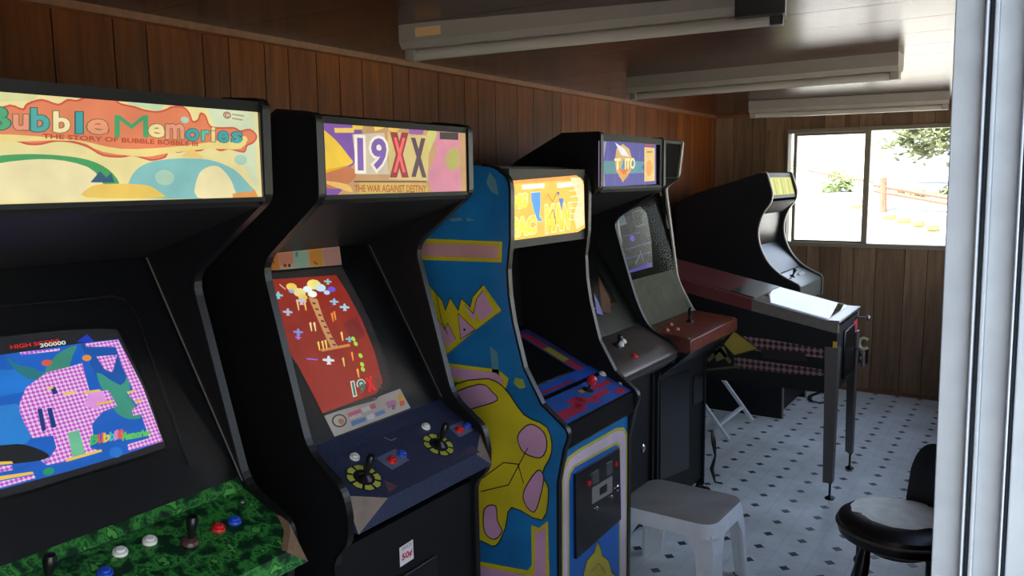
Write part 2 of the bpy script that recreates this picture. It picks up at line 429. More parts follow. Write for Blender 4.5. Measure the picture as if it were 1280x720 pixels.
# back wall round the window
WX0, WX1, WZ0, WZ1 = -1.705, -.50, 1.115, 2.02
wb = struct(boxo('wall_back', (XL - .1, YB + .008, 0), (XR + .12, YB + .12, WZ0), BACKER))
for a, b in (((XL - .1, YB + .008, WZ1), (XR + .12, YB + .12, ZC + .05)), ((XL - .1, YB + .008, WZ0), (WX0, YB + .12, WZ1)), ((WX1, YB + .008, WZ0), (XR + .12, YB + .12, WZ1))):
    boxo('wall_section', a, b, BACKER, wb)
x = XL; rng = random.Random(5)
while x < XR + .1:
    w = rng.choice((.1, .15, .155, .2)); x2 = min(x + w, XR + .12)
    for z0, z1 in ((0, WZ0), (WZ1, ZC)) if WX0 - .05 < x and x2 < WX1 + .05 else ((0, ZC),):
        if z0 == 0 and z1 == ZC and x < WX1 and x2 > WX0:       # board notched by the window edge
            for zz in ((0, WZ0), (WZ1, ZC)): boxo('plank', (x + .002, YB, zz[0]), (x2 - .002, YB + .008, zz[1]), PANELB, wb)
            if x < WX0: boxo('plank', (x + .002, YB, WZ0), (WX0, YB + .008, WZ1), PANELB, wb)
            if x2 > WX1: boxo('plank', (WX1, YB, WZ0), (x2 - .002, YB + .008, WZ1), PANELB, wb)
        else: boxo('plank', (x + .002, YB, z0), (x2 - .002, YB + .008, z1), PANELB, wb)
    x = x2
# ceiling boards run across the room
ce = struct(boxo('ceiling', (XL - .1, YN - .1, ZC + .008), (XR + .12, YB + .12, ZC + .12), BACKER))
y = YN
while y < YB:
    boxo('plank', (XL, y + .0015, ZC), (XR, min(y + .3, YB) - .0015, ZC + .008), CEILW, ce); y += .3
# right wall with the sliding door opening the camera stands in, and the near end wall
DY0, DY1 = -.65, 1.16
WY0, WY1 = 2.45, 6.2        # unseen window added further along this wall to brighten floor and back wall
wr = struct(boxo('wall_right', (XR, DY1 + .09, 0), (0, YB + .1, .9), PANEL))
for a, b in (((XR, DY1 + .09, 2.04), (0, YB + .1, ZC + .05)), ((XR, DY1 + .09, .9), (0, WY0, 2.04)), ((XR, WY1, .9), (0, YB + .1, 2.04))): boxo('wall_section', a, b, PANEL, wr)
boxo('wall_section', (XR, YN - .1, 0), (0, DY0, ZC + .05), PANEL, wr); boxo('wall_section', (XR, DY0, 2.06), (0, DY1 + .09, ZC + .05), PANEL, wr)
struct(boxo('wall_near', (XL - .1, YN - .1, 0), (XR, YN, ZC + .05), PANEL))
# slim wooden trims
struct(MB().prism([(XL, ZC - .028), (XL + .012, ZC - .022), (XL + .014, ZC), (XL, ZC)], YN, YB).build('trim_1', TRIMW))
struct(boxo('trim_2', (XL, YB - .012, ZC - .026), (XR, YB, ZC), TRIMW))
struct(boxo('trim_3', (XL, 6.50, 0), (XL + .008, 6.53, ZC - .028), TRIMW))
struct(boxo('baseboard_back', (-1.25, YB - .008, 0), (XR, YB, .03), TRIMW))
# ---- window
win = struct(bpy.data.objects.new('window_1', None)); COL.objects.link(win); win.location = (-1.1, YB, WZ0)
f = MB(); fy0, fy1 = YB - .015, YB + .09
for a, b in (((WX0, fy0, WZ0), (WX1, fy1, WZ0 + .03)), ((WX0, fy0, WZ1 - .03), (WX1, fy1, WZ1)), ((WX0, fy0, WZ0 + .03), (WX0 + .012, fy1, WZ1 - .03)), ((WX1 - .02, fy0, WZ0 + .03), (WX1, fy1, WZ1 - .03))): f.box(a, b)
f.build('window_frame', BRONZE, win)
s_ = MB(); s_.box((-1.139, YB + .01, WZ0 + .03), (-1.1, YB + .05, WZ1 - .03)); s_.build('mullion', BRONZE, win)
s_ = MB(); s_.box((-1.662, YB + .03, WZ0 + .03), (-1.64, YB + .06, WZ1 - .03)); s_.box((-1.64, YB + .03, WZ0 + .03), (-1.139, YB + .06, WZ0 + .045)); s_.box((-1.64, YB + .03, WZ1 - .05), (-1.139, YB + .06, WZ1 - .03)); s_.build('sliding_sash', BRONZE, win)
boxo('pane', (-1.64, YB + .044, WZ0 + .045), (-1.139, YB + .047, WZ1 - .05), GLASS, win)
boxo('pane', (-1.1, YB + .028, WZ0 + .03), (WX1 - .02, YB + .031, WZ1 - .03), GLASS, win)
boxo('pane', (WX0 + .012, YB + .07, WZ0 + .03), (-1.662, YB + .073, WZ1 - .03), GLASS, win)
# ---- aluminium sliding door frame beside the camera
dr = struct(bpy.data.objects.new('door_1', None)); COL.objects.link(dr); dr.location = (-.06, DY1, 0)
def lean(x, y, z): return (x - .0126 * (z - 1.5), y, z)
def jam(name, a, b, m): return MB().box(a, b, 0, lean).build(name, m, dr, .0015)
jam('door_jamb', (-.1, DY1 + .012, 0), (-.064, DY1 + .09, 2.06), ALU)
jam('jamb_fin', (-.0665, DY1 - .002, 0), (-.063, DY1 + .03, 2.06), ALU)
jam('track_groove', (-.063, DY1 + .03, 0), (-.057, DY1 + .09, 2.06), GROOVE)
jam('door_stile', (-.057, DY1 + .006, 0), (-.052, DY1 + .09, 2.06), ALU)
jam('door_stile', (-.0525, DY1 + .016, 0), (-.0225, DY1 + .09, 2.06), ALU)
jam('jamb_fin', (-.0235, DY1 - .002, 0), (-.0205, DY1 + .03, 2.06), ALU)
jam('track_groove', (-.0205, DY1 + .03, 0), (-.0155, DY1 + .09, 2.06), GROOVE)
jam('door_jamb', (-.0155, DY1 + .01, 0), (.03, DY1 + .09, 2.06), ALU)
w2 = struct(bpy.data.objects.new('added_window', None)); COL.objects.link(w2); w2.location = (-.06, 4.2, .9)  # the added window out of view, there for more daylight inside
for ya in (WY0, (WY0 + WY1) / 2 - .015, WY1 - .03): boxo('mullion', (-.09, ya, .9), (-.04, ya + .03, 2.04), BRONZE, w2)
for ya, yb in ((WY0 + .03, (WY0 + WY1) / 2 - .015), ((WY0 + WY1) / 2 + .015, WY1 - .03)): boxo('pane', (-.066, ya, .92), (-.062, yb, 2.02), GLASS, w2)
jam('door_sill', (-.12, DY0, -.01), (.03, DY1, .015), ALU)

# ---- ceiling tube lights, switched off
def tube_light(label, a, b, zl, zr, sticker=False, darkend=False):
    a = Vector((*a, 0)); b = Vector((*b, 0)); c = (a + b) / 2; d = (b - a); L = d.length; d.normalize(); n = Vector((-d.y, d.x, 0))
    t = thing('ceiling_tube_light', label, 'ceiling light', (c.x, c.y, ZC), 'unlit tube lights across the ceiling')
    def fr(x, y, z): k = (x + L / 2) / L; return tuple(c + d * x + n * y + Vector((0, 0, z + (zl * (1 - k) + zr * k))))
    h = MB(); A = [(-.055, .105), (-.055, .05), (-.038, .03), (.038, .03), (.055, .05), (.055, .105)]
    h.loft([fr(-L / 2, y, z) for y, z in A], [fr(L / 2, y, z) for y, z in A]); h.build('housing', WHITEP, t)
    for sgn in (-1, 1):
        MB().box((sgn * (L / 2 - .02) - .018, -.022, -.004), (sgn * (L / 2 - .02) + .018, .022, .034), 0, fr).build('socket', BLACKB if (darkend and sgn > 0) else WHITEP, t, .003)
    MB().tube([fr(-L / 2 + .03, 0, .014), fr(L / 2 - .03, 0, .014)], .0185, 16).build('tube', TUBE, t)
    if darkend: MB().box((L / 2 - .13, -.057, .02), (L / 2 + .004, .057, .108), 0, fr).build('end_cap', BLACKG, t)
    if sticker: MB().box((-L / 2 + .06, -.0562, .062), (-L / 2 + .15, -.055, .09), 0, fr).build('sticker', mat('faded_sticker', (206, 160, 110), .7), t)
tube_light('white tube light nearest the door, largest, with an orange sticker at its left end', (-1.80, 2.14), (-.64, 2.40), 2.051, 2.08, True, True)
tube_light('middle white tube light, between the large sticker one and the one by the window', (-1.785, 3.87), (-.528, 3.80), 2.054, 2.054)
tube_light('shortest looking tube light, farthest, just in front of the window', (-1.682, 5.53), (-.51, 5.66), 2.051, 2.051)

# ================================================================== CABINETS
def trim_strip(prof, y0, y1, m, parent, name='edge_trim', t=.004):
    P = [Vector(p) for p in prof]; out = []; inn = []
    for i, p in enumerate(P):
        d = (P[min(i + 1, len(P) - 1)] - P[max(i - 1, 0)]).normalized(); n = Vector((d.y, -d.x)); n = -n
        out.append(p + n * t); inn.append(p - n * t)
    k = MB()
    for i in range(len(P) - 1): k.prism([tuple(inn[i]), tuple(inn[i + 1]), tuple(out[i + 1]), tuple(out[i])], y0, y1)
    return k.build(name, m, parent)
def front_edge(prof, i0, i1): return prof[i0:i1 + 1]
def button(pl, u, v, m, parent, r=.0165, label=None):
    k = MB(); k.lathe([(r, 0), (r, .004), (r * .92, .0065), (r * .7, .007), (r * .66, .0055), (r * .64, .010), (r * .5, .012), (0.001, .0122)], pl.at(u, v), pl.U, pl.V, pl.N, 20)
    b = k.build('button', m, parent)
    if label: b['label'] = label
    return b
def joystick(pl, u, v, m, parent, h=.075, base=None):
    k = MB(); O = pl.at(u, v)
    k.lathe([(.02, 0), (.02, .003), (.012, .008), (.006, .012), (.0055, .02), (.0085, .03), (.0125, h * .72), (.013, h * .88), (.009, h), (.001, h + .002)], O, pl.U, pl.V, (pl.N + Vector((.0, 0, .25))).normalized(), 16)
    j = k.build('joystick', m, parent)
    if base: MB().lathe([(.019, 0), (.019, .006), (.015, .012), (.004, .016)], O, pl.U, pl.V, pl.N, 18).build('joystick_base', base, parent)
    return j
def screws(pl, pts, parent):
    for p in pts:
        u, v = pl.uv(*p); MB().lathe([(.005, 0), (.0045, .002), (.001, .003)], pl.at(u, v, .001), pl.U, pl.V, pl.N, 10).build('screw', SCREWM, parent)
TH = .019
def cabinet(label, prof, y0, y1, i_edge, sidem=BLACK, trimm=TMOLD, group='arcade cabinets along the wall'):
    xs = [p[0] for p in prof]
    t = thing('arcade_cabinet', label, 'arcade machine', ((min(xs) + max(xs)) / 2, (y0 + y1) / 2, 0), group)
    for a, b in ((y0, y0 + TH), (y1 - TH, y1)):
        sp = MB().prism(prof, a, b, 0, 1 if a > y0 else 0, 0 if a > y0 else 1).build('side_panel', [sidem, BLACK], t)
        trim_strip(prof[i_edge[0]:i_edge[1] + 1], a - .0015, b + .0015, trimm, sp)
    return t
def slab(name, a, b, y0, y1, th, m, parent):
    """a board between two (x, z) points, thickness behind it"""
    d = (Vector(b) - Vector(a)).normalized(); n = Vector((d.y, -d.x)) * th
    if n.x > 0 and abs(n.x) > abs(n.y) or (abs(n.y) >= abs(n.x) and n.y > 0): n = -n
    return MB().prism([a, b, tuple(Vector(b) + n), tuple(Vector(a) + n)], y0, y1).build(name, m, parent)

def control_panel(t, y0, y1, back, edge_x, lip_x, zfun, drop, ch, m, facetm):
    """sloped top with chamfered front corners and a tapering front face"""
    b = MB(); top = [(back, y0), (back, y1), (edge_x, y1), (lip_x, y1 - ch), (lip_x, y0 + ch), (edge_x, y0)]
    T = [Vector((x, y, zfun(x))) for x, y in top]
    bot = [(back, y0), (back, y1), (lip_x - .012, y1), (lip_x - .012, y1 - .001), (lip_x - .012, y0 + .001), (lip_x - .012, y0)]
    zb = zfun(lip_x) - drop; B = [Vector((x, y, zb)) for x, y in bot]
    n = len(b.v); b.v += T + B
    b.f.append((5, 4, 3, 2, 1, 0)); b.mi.append(0)
    for i, mi in ((0, 0), (1, 0), (2, 1), (3, 0), (4, 1), (5, 0)):
        j = (i + 1) % 6; b.f.append((i, j, 6 + j, 6 + i)); b.mi.append(mi)
    b.f.append((6, 7, 8, 9, 10, 11)); b.mi.append(0)
    return b.build('control_panel', [m, facetm], t, 0, False)

# ---------- shared shape of the tall black cabinets
def tall_black(label, y0, y1, prof, bez, hoodp, marq_x, marq_z, cp, cpm, facetm):
    """bez = (top, bottom) of the screen panel; returns the thing and its planes"""
    r = rounded(prof, {4: .02, 5: .02, 6: .05, 7: .05, 8: .03, 9: .02, 10: .03, 11: .03})
    i0 = min(i for i, p in enumerate(r) if p[0] > -1.9 and p[1] > 1.6); i1 = len(r) - 1
    t = cabinet(label, r, y0, y1, (i0, i1))
    a, b = y0 + TH, y1 - TH
    boxo('back_panel', (prof[0][0], a, .02), (prof[0][0] + .015, b, prof[1][1]), BLACK, t)
    slab('top_panel', prof[1], prof[2], a, b, .015, BLACK, t); slab('top_panel', prof[2], prof[3], a, b, .015, BLACK, t)
    slab('top_panel', prof[3], (marq_x - .005, prof[4][1] - .004), a, b, .015, BLACK, t)
    # marquee frame: a black rim with a grey inner reveal at the sides
    z0, z1 = marq_z
    fr = MB(); fr.box((marq_x - .02, a, z1 - .012), (marq_x + .004, b, prof[4][1] - .004)); fr.box((marq_x - .02, a, prof[5][1] - .004), (marq_x + .004, b, z0 + .004))
    fr.build('marquee_frame', BLACK, t)
    for ya, yb in ((a, a + .009), (b - .009, b)): boxo('marquee_side_strip', (marq_x - .02, ya, z0 + .004), (marq_x + .002, yb, z1 - .012), GREYF, t)
    hood = slab('speaker_panel', hoodp[0], hoodp[1], a, b, .012, BLACK, t)
    slab('monitor_bezel', bez[1], bez[0], a, b, .012, BEZEL, t)
    fl = MB(); fl.box((prof[12][0] - .03, a, .06), (prof[12][0] - .012, b, cp['zb'] + .02)); fl.build('front_panel', BLACK, t)
    boxo('plinth', (prof[12][0] - .06, a, 0), (prof[12][0] - .04, b, .07), BLACK, t)
    cpo = control_panel(t, a, b, cp['back'], cp['edge'], cp['lip'], cp['z'], cp['drop'], cp['ch'], cpm, facetm)
    return t, a, b, hood, cpo

# ================================================================== cabinet A, cut by the left of the frame
P1 = [(-2.25, 0), (-2.25, 1.5), (-1.83, 1.735), (-1.60, 1.845), (-1.47, 1.835), (-1.475, 1.615), (-1.765, 1.425), (-1.605, .915), (-1.457, .848), (-1.447, .80), (-1.45, .765), (-1.468, .72), (-1.465, 0)]
A0, A1 = .615, 1.262
zA = lambda x: .903 - .347 * (x + 1.597)
t, a, b, hood, cpo = tall_black('black arcade cabinet at far left with a pastel marquee and green camouflage controls', A0, A1, P1, ((-1.965, 1.472), (-1.62, .915)), ((-1.49, 1.612), (-1.97, 1.475)), -1.478, (1.617, 1.82), dict(back=-1.605, edge=-1.447, lip=-1.378, z=zA, drop=.055, ch=.072, zb=.70), CAMO, RAWWOOD)
# camouflage strip standing behind the controls
slab('control_back_strip', (-1.607, .906), (-1.628, .93), a, b, .006, CAMO, t)
pm = Plane((-1.474, a + .009, 1.621), (0, 1, 0), (0, 0, 1))
wA = b - a - .018; hA = .187; A = Art(pm, (0, 0, wA, hA))
A.rect(0, 0, wA, hA, (236, 220, 150), 0)
A.poly([(-20,100),(60,108),(40,126),(-20,128)], (214, 214, 150), 1); A.poly([(150,112),(210,120),(200,140),(160,130)], (196, 220, 170), 1)
A.poly([(255,130),(318,142),(322,240),(300,200),(270,160)], (210, 220, 180), 1)
cl = [(-25,150),(-8,140),(12,132),(28,137),(34,130),(52,125),(72,131),(84,125),(96,126),(108,121),(124,118),(142,124),(150,130),(168,134),(180,138),(196,140),(208,137),(214,134),(228,134),(236,142),(240,152),(247,150),(250,142),(256,145),(262,158),(276,160),(292,160),(300,164),(312,162),(320,170),(316,178),(308,182),(304,190),(286,186),(274,188),(262,182),(250,188),(232,188),(220,190),(210,186),(206,196),(190,200),(180,198),(165,194),(150,196),(128,194),(110,184),(92,178),(70,176),(50,180),(34,180),(20,176),(0,176),(-25,178)]
A.blob(cl, (226, 126, 82), 2, (206, 84, 62), .0035)
lo = [(-25,170),(0,168),(40,170),(100,176),(150,186),(210,184),(260,178),(306,170),(300,186),(262,186),(206,192),(180,196),(128,190),(92,176),(0,178),(-25,178)]
A.blob(lo, (238, 214, 130), 4)
def word(Ar, items, L):
    for ch, x0, x1, yt, yb, c in items: Ar.text(ch, [(x0, yb), (x1, yb), (x1, yt), (x0, yt)], c, L, .0 if ch == 'M' else .03, outline=None if ch == 'M' else (120, 110, 60) if c[0] > 200 else (24, 96, 84), ow=.03 if ch == 'M' else .06)
word(A, [('B',-24,14,132,164,(70,168,110)),('u',14,36,142,164,(240,150,120)),('b',36,62,134,166,(70,168,160)),('b',64,88,138,167,(246,226,170)),('l',92,104,139,168,(50,160,160)),('e',106,136,148,169,(232,150,110)),('M',142,184,144,172,(60,160,100)),('e',183,206,154,173,(240,216,150)),('m',205,230,154,175,(236,150,120)),('o',230,249,160,177,(60,160,165)),('r',250,262,162,177,(90,190,150)),('i',262,269,158,178,(240,210,140)),('e',270,286,163,179,(60,160,165)),('s',287,303,164,180,(60,160,165))], 5)
A.text('THE STORY OF BUBBLE BOBBLE III', [(52, 173), (246, 183), (246, 177), (52, 167)], (176, 66, 26), 5, .025)
# plain rounded colour fields below the title
A.blob([(-25,200),(20,193),(70,194),(110,200),(135,212),(148,228),(140,231),(100,226),(40,222),(-25,224)], (58, 156, 84), 3)
A.blob([(-25,212),(30,200),(80,201),(118,215),(120,247),(-25,248)], (240, 226, 170), 4)
A.blob([(160,229),(170,212),(190,202),(225,198),(262,200),(292,212),(312,232),(318,240),(300,247),(160,247)], (128, 190, 186), 3)
A.blob([(246,247),(246,222),(256,210),(272,208),(286,222),(292,236),(292,247)], (240, 226, 170), 4)
A.blob([(110,235),(130,230),(180,231),(198,240),(200,247),(108,247)], (234, 196, 84), 5); A.poly([(290,242),(318,238),(322,247),(290,247)], (226, 150, 70), 5)
A.poly([(226,196),(238,184),(254,198)], (240, 200, 110), 4)
for cx, cy, r in ((205, 222, 12), (230, 150, 5), (300, 200, 8)): A.disc(cx, cy, r, r * .8, (170, 206, 180), 5, px=True)
A.poly([(112,228),(124,214),(132,222),(138,216),(142,228)], (30, 84, 110), 5)
A.text('©', [(278, 148), (288, 149), (288, 140), (278, 139)], (160, 40, 40), 3); A.line([(290,143),(304,145)], .003, (170,150,120), 3); A.line([(290,148),(302,150)], .003, (170,150,120), 3)
A.build('marquee', ART_LIT, t)
ph = slope(a, (-1.97, 1.475), (-1.49, 1.612)); ph = Plane((-1.49, a, 1.612), (0, 1, 0), Vector((1.49 - 1.97, 0, 1.475 - 1.612)) * -1)
screws(ph, [(93, 262), (206, 260), (304, 258)], hood)
# picture tube
pb = slope(a, (-1.62, .915), (-1.965, 1.472))
S = Art(pb)
ol = [(-60,438),(-20,424),(30,418),(80,413),(120,411),(146,412),(160,440),(180,480),(206,554),(206,560),(150,578),(90,596),(40,612),(0,622),(-60,640)]
MB().loft([pb.at(u, v, -.004) for u, v in pb.P(*[(85 + (x - 85) * 1.07, 515 + (y - 515) * 1.09) for x, y in ol])], [pb.at(u, v, .0005) for u, v in pb.P(*[(85 + (x - 85) * 1.03, 515 + (y - 515) * 1.05) for x, y in ol])]).build('tube_surround', BLACKG, t, 0, False)
S.p = Plane(pb.at(0, 0, .001), pb.U, pb.V)
S.poly(ol, (30, 30, 34), 0)
S.poly([(-60,452),(0,444),(70,434),(110,428),(148,424),(158,445),(178,484),(203,552),(150,570),(90,588),(0,612),(-60,628)], (24, 96, 196), 1)
S.blob([(-60,470),(30,462),(60,470),(30,490),(-60,500)], (30, 120, 214), 2); S.blob([(-60,530),(20,505),(40,540),(20,560),(-60,570)], (40, 130, 214), 2)
S.poly([(100,430),(146,425),(170,470),(150,500),(120,470)], (20, 84, 170), 2)
S.blob([(8,447),(20,456),(40,460),(58,472),(36,474),(18,462)], (40, 120, 130), 3); S.blob([(55,468),(70,444),(95,432),(90,446),(82,464)], (60, 140, 120), 3)
S.blob([(120,466),(150,482),(160,470),(164,500),(178,520),(160,524),(140,510)], (60, 150, 130), 3); S.blob([(-60,560),(0,557),(30,556),(60,568),(50,576),(0,582),(-60,590)], (24, 28, 30), 3)
S.poly([(-60,596),(20,584),(60,574),(60,580),(-60,606)], (30, 90, 190), 4)
def chk(pts): S.poly(pts, (255, 0, 255), 4, 1)
chk([(106,430),(147,425),(158,445),(178,484),(203,552),(160,564),(159,556),(186,548),(176,518),(166,520),(164,512),(172,508),(162,496),(158,490),(166,488),(152,458),(144,434),(107,434)])
chk([(24,441),(74,436),(74,439),(26,444)])
chk([(58,466),(90,458),(102,454),(112,492),(135,488),(146,508),(128,515),(115,530),(116,548),(112,560),(124,564),(86,576),(58,582),(50,576),(62,572),(70,560),(66,545),(40,548),(30,530),(24,515),(24,505),(32,485)])
chk([(120,446),(146,444),(140,466),(130,462)]); chk([(-60,588),(14,582),(16,588),(-60,602)]); chk([(-60,614),(42,594),(44,598),(0,610),(-60,624)])
for q in ([(46,512),(52,511),(57,538),(52,540)], [(58,511),(64,510),(70,534),(64,536)], [(62,484),(68,484),(72,492),(66,494)]): S.poly(q, (20, 60, 130), 5)
S.poly([(84,542),(98,538),(106,568),(90,572)], (110, 190, 150), 5); S.poly([(-60,604),(40,590),(42,593),(-60,612)], (240, 200, 90), 5)
S.poly([(-60,580),(14,577),(16,580),(-60,588)], (240, 200, 90), 5); S.poly([(82,574),(126,562),(127,565),(82,578)], (240, 200, 90), 5)
for x0, y0_, w in ((58, 486, 8), (78, 492, 16), (104, 490, 20), (120, 504, 20), (168, 502, 8), (160, 490, 8)): S.poly([(x0, y0_), (x0 + w, y0_ - 3), (x0 + w, y0_), (x0, y0_ + 3)], (240, 200, 90), 6)
S.poly([(112,492),(126,488),(132,500),(120,512),(104,508)], (235, 160, 235), 5)
S.text('HIGH SCORE', [(13, 437), (74, 429), (73, 424), (12, 432)], (214, 30, 30), 3, .02); S.text('300000', [(50, 435), (82, 431), (81, 426), (49, 430)], (220, 240, 230), 3, .02)
S.poly([(95,428),(108,418),(118,428)], (30, 60, 190), 4)
S.disc(58, 454, 7, 4, (214, 90, 60), 5, px=True); S.disc(108, 448, 6, 4, (230, 140, 60), 5, px=True); S.disc(60, 590, 8, 5, (40, 150, 110), 6, px=True); S.disc(144, 566, 9, 7, (40, 120, 210), 6, px=True)
for q, c in ((('B',112,122), (70,190,90)), (('u',121,129), (220,90,90)), (('b',128,137), (230,210,90)), (('b',136,143), (80,190,190)), (('l',142,147), (220,140,200)), (('e',146,154), (230,90,90))):
    S.text(q[0], [(q[1], 558 - (q[1] - 112) * .2), (q[2], 556 - (q[2] - 112) * .2), (q[2], 544 - (q[2] - 112) * .2), (q[1], 546 - (q[1] - 112) * .2)], c, 6, .05)
S.text('Memories', [(152, 552), (188, 545), (186, 536), (150, 541)], (100, 200, 80), 6, .06)
S.build('screen_colours', [ART_SCR, CHECK], t)
rim = [(-60,392),(0,384),(140,371),(156,376),(172,400),(236,582)]
MB().tube([pb.at(u, v, .004) for u, v in pb.P(*rim)], .0035, 8).build('bezel_rim', BLACKG, t)
# black pane over the whole screen panel, only its bright edge shows
gl = Plane(pb.at(0, 0, .012), pb.U, pb.V); Lb = (Vector((-1.965, 1.472)) - Vector((-1.62, .915))).length
MB().loft([gl.at(0, .004), gl.at(b - a, .004), gl.at(b - a, Lb - .02), gl.at(0, Lb - .02)], [gl.at(0, .004, .003), gl.at(b - a, .004, .003), gl.at(b - a, Lb - .02, .003), gl.at(0, Lb - .02, .003)]).build('screen_glass', GLASS, t, 0, False)
MB().loft([gl.at(b - a - .004, .004, .0035), gl.at(b - a, .004, .0035), gl.at(b - a, Lb - .02, .0035), gl.at(b - a - .004, Lb - .02, .0035)], [gl.at(b - a - .004, .004, .005), gl.at(b - a, .004, .005), gl.at(b - a, Lb - .02, .005), gl.at(b - a - .004, Lb - .02, .005)]).build('glass_edge', GREYF, t, 0, False)
# controls
pc = slope(a, (-1.378, zA(-1.378)), (-1.605, zA(-1.605)))
for (x, y), m_, l in (((150, 691), WHITEB, 'white button beside the joystick'), ((187, 677), WHITEB, None), ((273, 661), REDB, 'red button right of the joystick'), ((293, 652), BLUEB, 'blue button at the right end'), ((131, 717), BLUEB, 'blue button cut by the bottom of the picture')):
    button(pc, *pc.uv(x, y), m_, cpo, .0155, l)
joystick(pc, *pc.uv(237, 680), BLACKB, cpo, .07, BROWNB); joystick(pc, *pc.uv(60, 732), BLACKB, cpo, .07, BROWNB)
screws(pc, [(303, 628)], cpo)
K = Art(pc); K.poly([(343,639),(361,653),(363,663),(359,690),(352,688),(355,664),(350,652)], (128, 100, 72), 0); K.build('worn_edge', ART, cpo)

# ================================================================== cabinet B, shooter with two players' controls
P2 = [(-2.25, 0), (-2.25, 1.5), (-1.83, 1.715), (-1.60, 1.83), (-1.468, 1.815), (-1.468, 1.613), (-1.69, 1.447), (-1.55, .965), (-1.43, .882), (-1.416, .815), (-1.418, .745), (-1.47, .692), (-1.465, 0)]
B0, B1 = 1.40, 2.035
zB = lambda x: .92 - .52 * (x + 1.552)
t, a, b, hood, cpo = tall_black('black arcade cabinet with a purple and yellow marquee, red screen and navy two player controls', B0, B1, P2, ((-1.905, 1.452), (-1.60, .948)), ((-1.478, 1.61), (-1.91, 1.455)), -1.474, (1.617, 1.80), dict(back=-1.56, edge=-1.44, lip=-1.385, z=zB, drop=.065, ch=.10, zb=.68), NAVY, mat('worn_brown_facet', (110, 96, 84), .5, var=.15))
slab('control_back_strip', (-1.56, .924), (-1.60, .95), a, b, .006, NAVY, t)
pm = Plane((-1.47, a + .009, 1.621), (0, 1, 0), (0, 0, 1)); wA = b - a - .018; hA = .173; A = Art(pm, (0, 0, wA, hA))
A.rect(0, 0, wA, hA, (196, 150, 96), 0)
A.blob([(396,150),(450,156),(446,200),(424,210),(396,180)], (120, 70, 160), 1); A.poly([(396,222),(430,235),(420,245),(397,246)], (120, 66, 160), 1)
A.blob([(394,150),(402,160),(420,176),(436,196),(440,204),(420,212),(398,216),(400,190)], (240, 196, 40), 2); A.poly([(396,170),(408,180),(404,204),(397,206)], (170, 170, 190), 2)
A.blob([(396,216),(436,208),(444,222),(420,236),(398,230)], (196, 110, 60), 2); A.blob([(400,226),(432,230),(440,240),(424,236)], (236, 186, 90), 3)
A.poly([(540,165),(574,162),(576,243),(540,243),(534,220),(545,190)], (214, 130, 150), 1); A.blob([(560,190),(570,184),(574,196),(572,210),(562,212),(556,200)], (180, 170, 80), 2)
A.blob([(535,164),(546,166),(536,190),(528,208),(526,190)], (200, 200, 110), 2); A.poly([(510,160),(530,160),(528,168),(512,170)], (150, 80, 160), 2)
for q, c in (([(440,152),(456,152),(452,162),(440,162)], (240,200,60)), ([(466,156),(476,154),(480,160),(468,164)], (250,210,80)), ([(488,156),(500,160),(494,166),(484,162)], (240,190,70)), ([(417,160),(442,160),(442,166),(418,166)], (240,200,90)), ([(448,228),(533,230),(533,244),(448,244)], (206,180,80))): A.poly(q, c, 3)
A.poly([(440,168),(480,166),(486,218),(446,218)], (214, 196, 170), 2); A.poly([(484,164),(536,170),(534,226),(486,224)], (214, 190, 120), 2)
A.text('1', [(443, 217), (457, 217), (456, 169), (442, 168)], (124, 84, 170), 4, .03, outline=(250, 240, 220), ow=.1)
A.text('9', [(460, 217), (485, 217), (485, 169), (460, 169)], (124, 84, 170), 4, .03, outline=(250, 240, 220), ow=.1)
A.text('X', [(486, 222), (510, 222), (510, 166), (486, 165)], (250, 96, 96), 6, .03, outline=(150, 24, 36), ow=.14)
A.text('X', [(513, 221), (532, 222), (531, 173), (512, 172)], (80, 44, 66), 6, .06)
A.line([(442,227),(532,227)], .0035, (90, 40, 20), 4)
A.text('THE WAR AGAINST DESTINY', [(442, 240), (532, 241), (532, 231), (442, 231)], (186, 86, 40), 5, .03)
A.poly([(549,165),(572,166),(572,175),(549,174)], (30, 14, 10), 4)
A.build('marquee', ART_LIT, t)
ph = Plane((-1.478, a, 1.61), (0, 1, 0), (.432, 0, .155)); screws(ph, [(403, 252), (462, 252), (557, 249)], hood)
pb = slope(a, (-1.60, .948), (-1.905, 1.452)); pb = Plane(pb.at(0, 0, .001), pb.U, pb.V); S = Art(pb)
# instruction cards
C1 = Art(pb); C1.poly([(300,316),(424,308),(427,331),(305,341)], (206, 180, 140), 0)
for q, c in (([(300,318),(346,315),(350,337),(305,341)], (214,130,50)), ([(346,316),(366,314),(366,330),(350,332)], (222,140,110)), ([(366,314),(382,313),(386,334),(368,335)], (160,190,170)), ([(386,312),(402,311),(404,332),(388,333)], (226,150,60)), ([(402,311),(423,309),(426,331),(406,332)], (206,150,140)), ([(336,320),(342,326),(343,331),(338,326)], (120,30,40)), ([(354,330),(358,330),(358,334),(354,334)], (190,30,40)), ([(360,330),(363,330),(363,334),(360,334)], (60,30,40)), ([(369,316),(372,315),(372,321),(369,321)], (60,90,80)), ([(392,326),(397,329),(398,332),(393,330)], (90,60,30))): C1.poly(q, c, 1)
C1.build('instruction_card', ART, t)['label'] = 'colourful card above the screen'
C2 = Art(pb); C2.poly([(405,520),(500,486),(513,510),(418,546)], (188, 176, 164), 0)
C2.disc(424, 526, 10, 9, (60, 58, 60), 1, px=True); C2.disc(424, 526, 8, 7, (196, 184, 168), 2, px=True); C2.disc(426, 527, 4, 4, (190, 120, 70), 3, px=True)
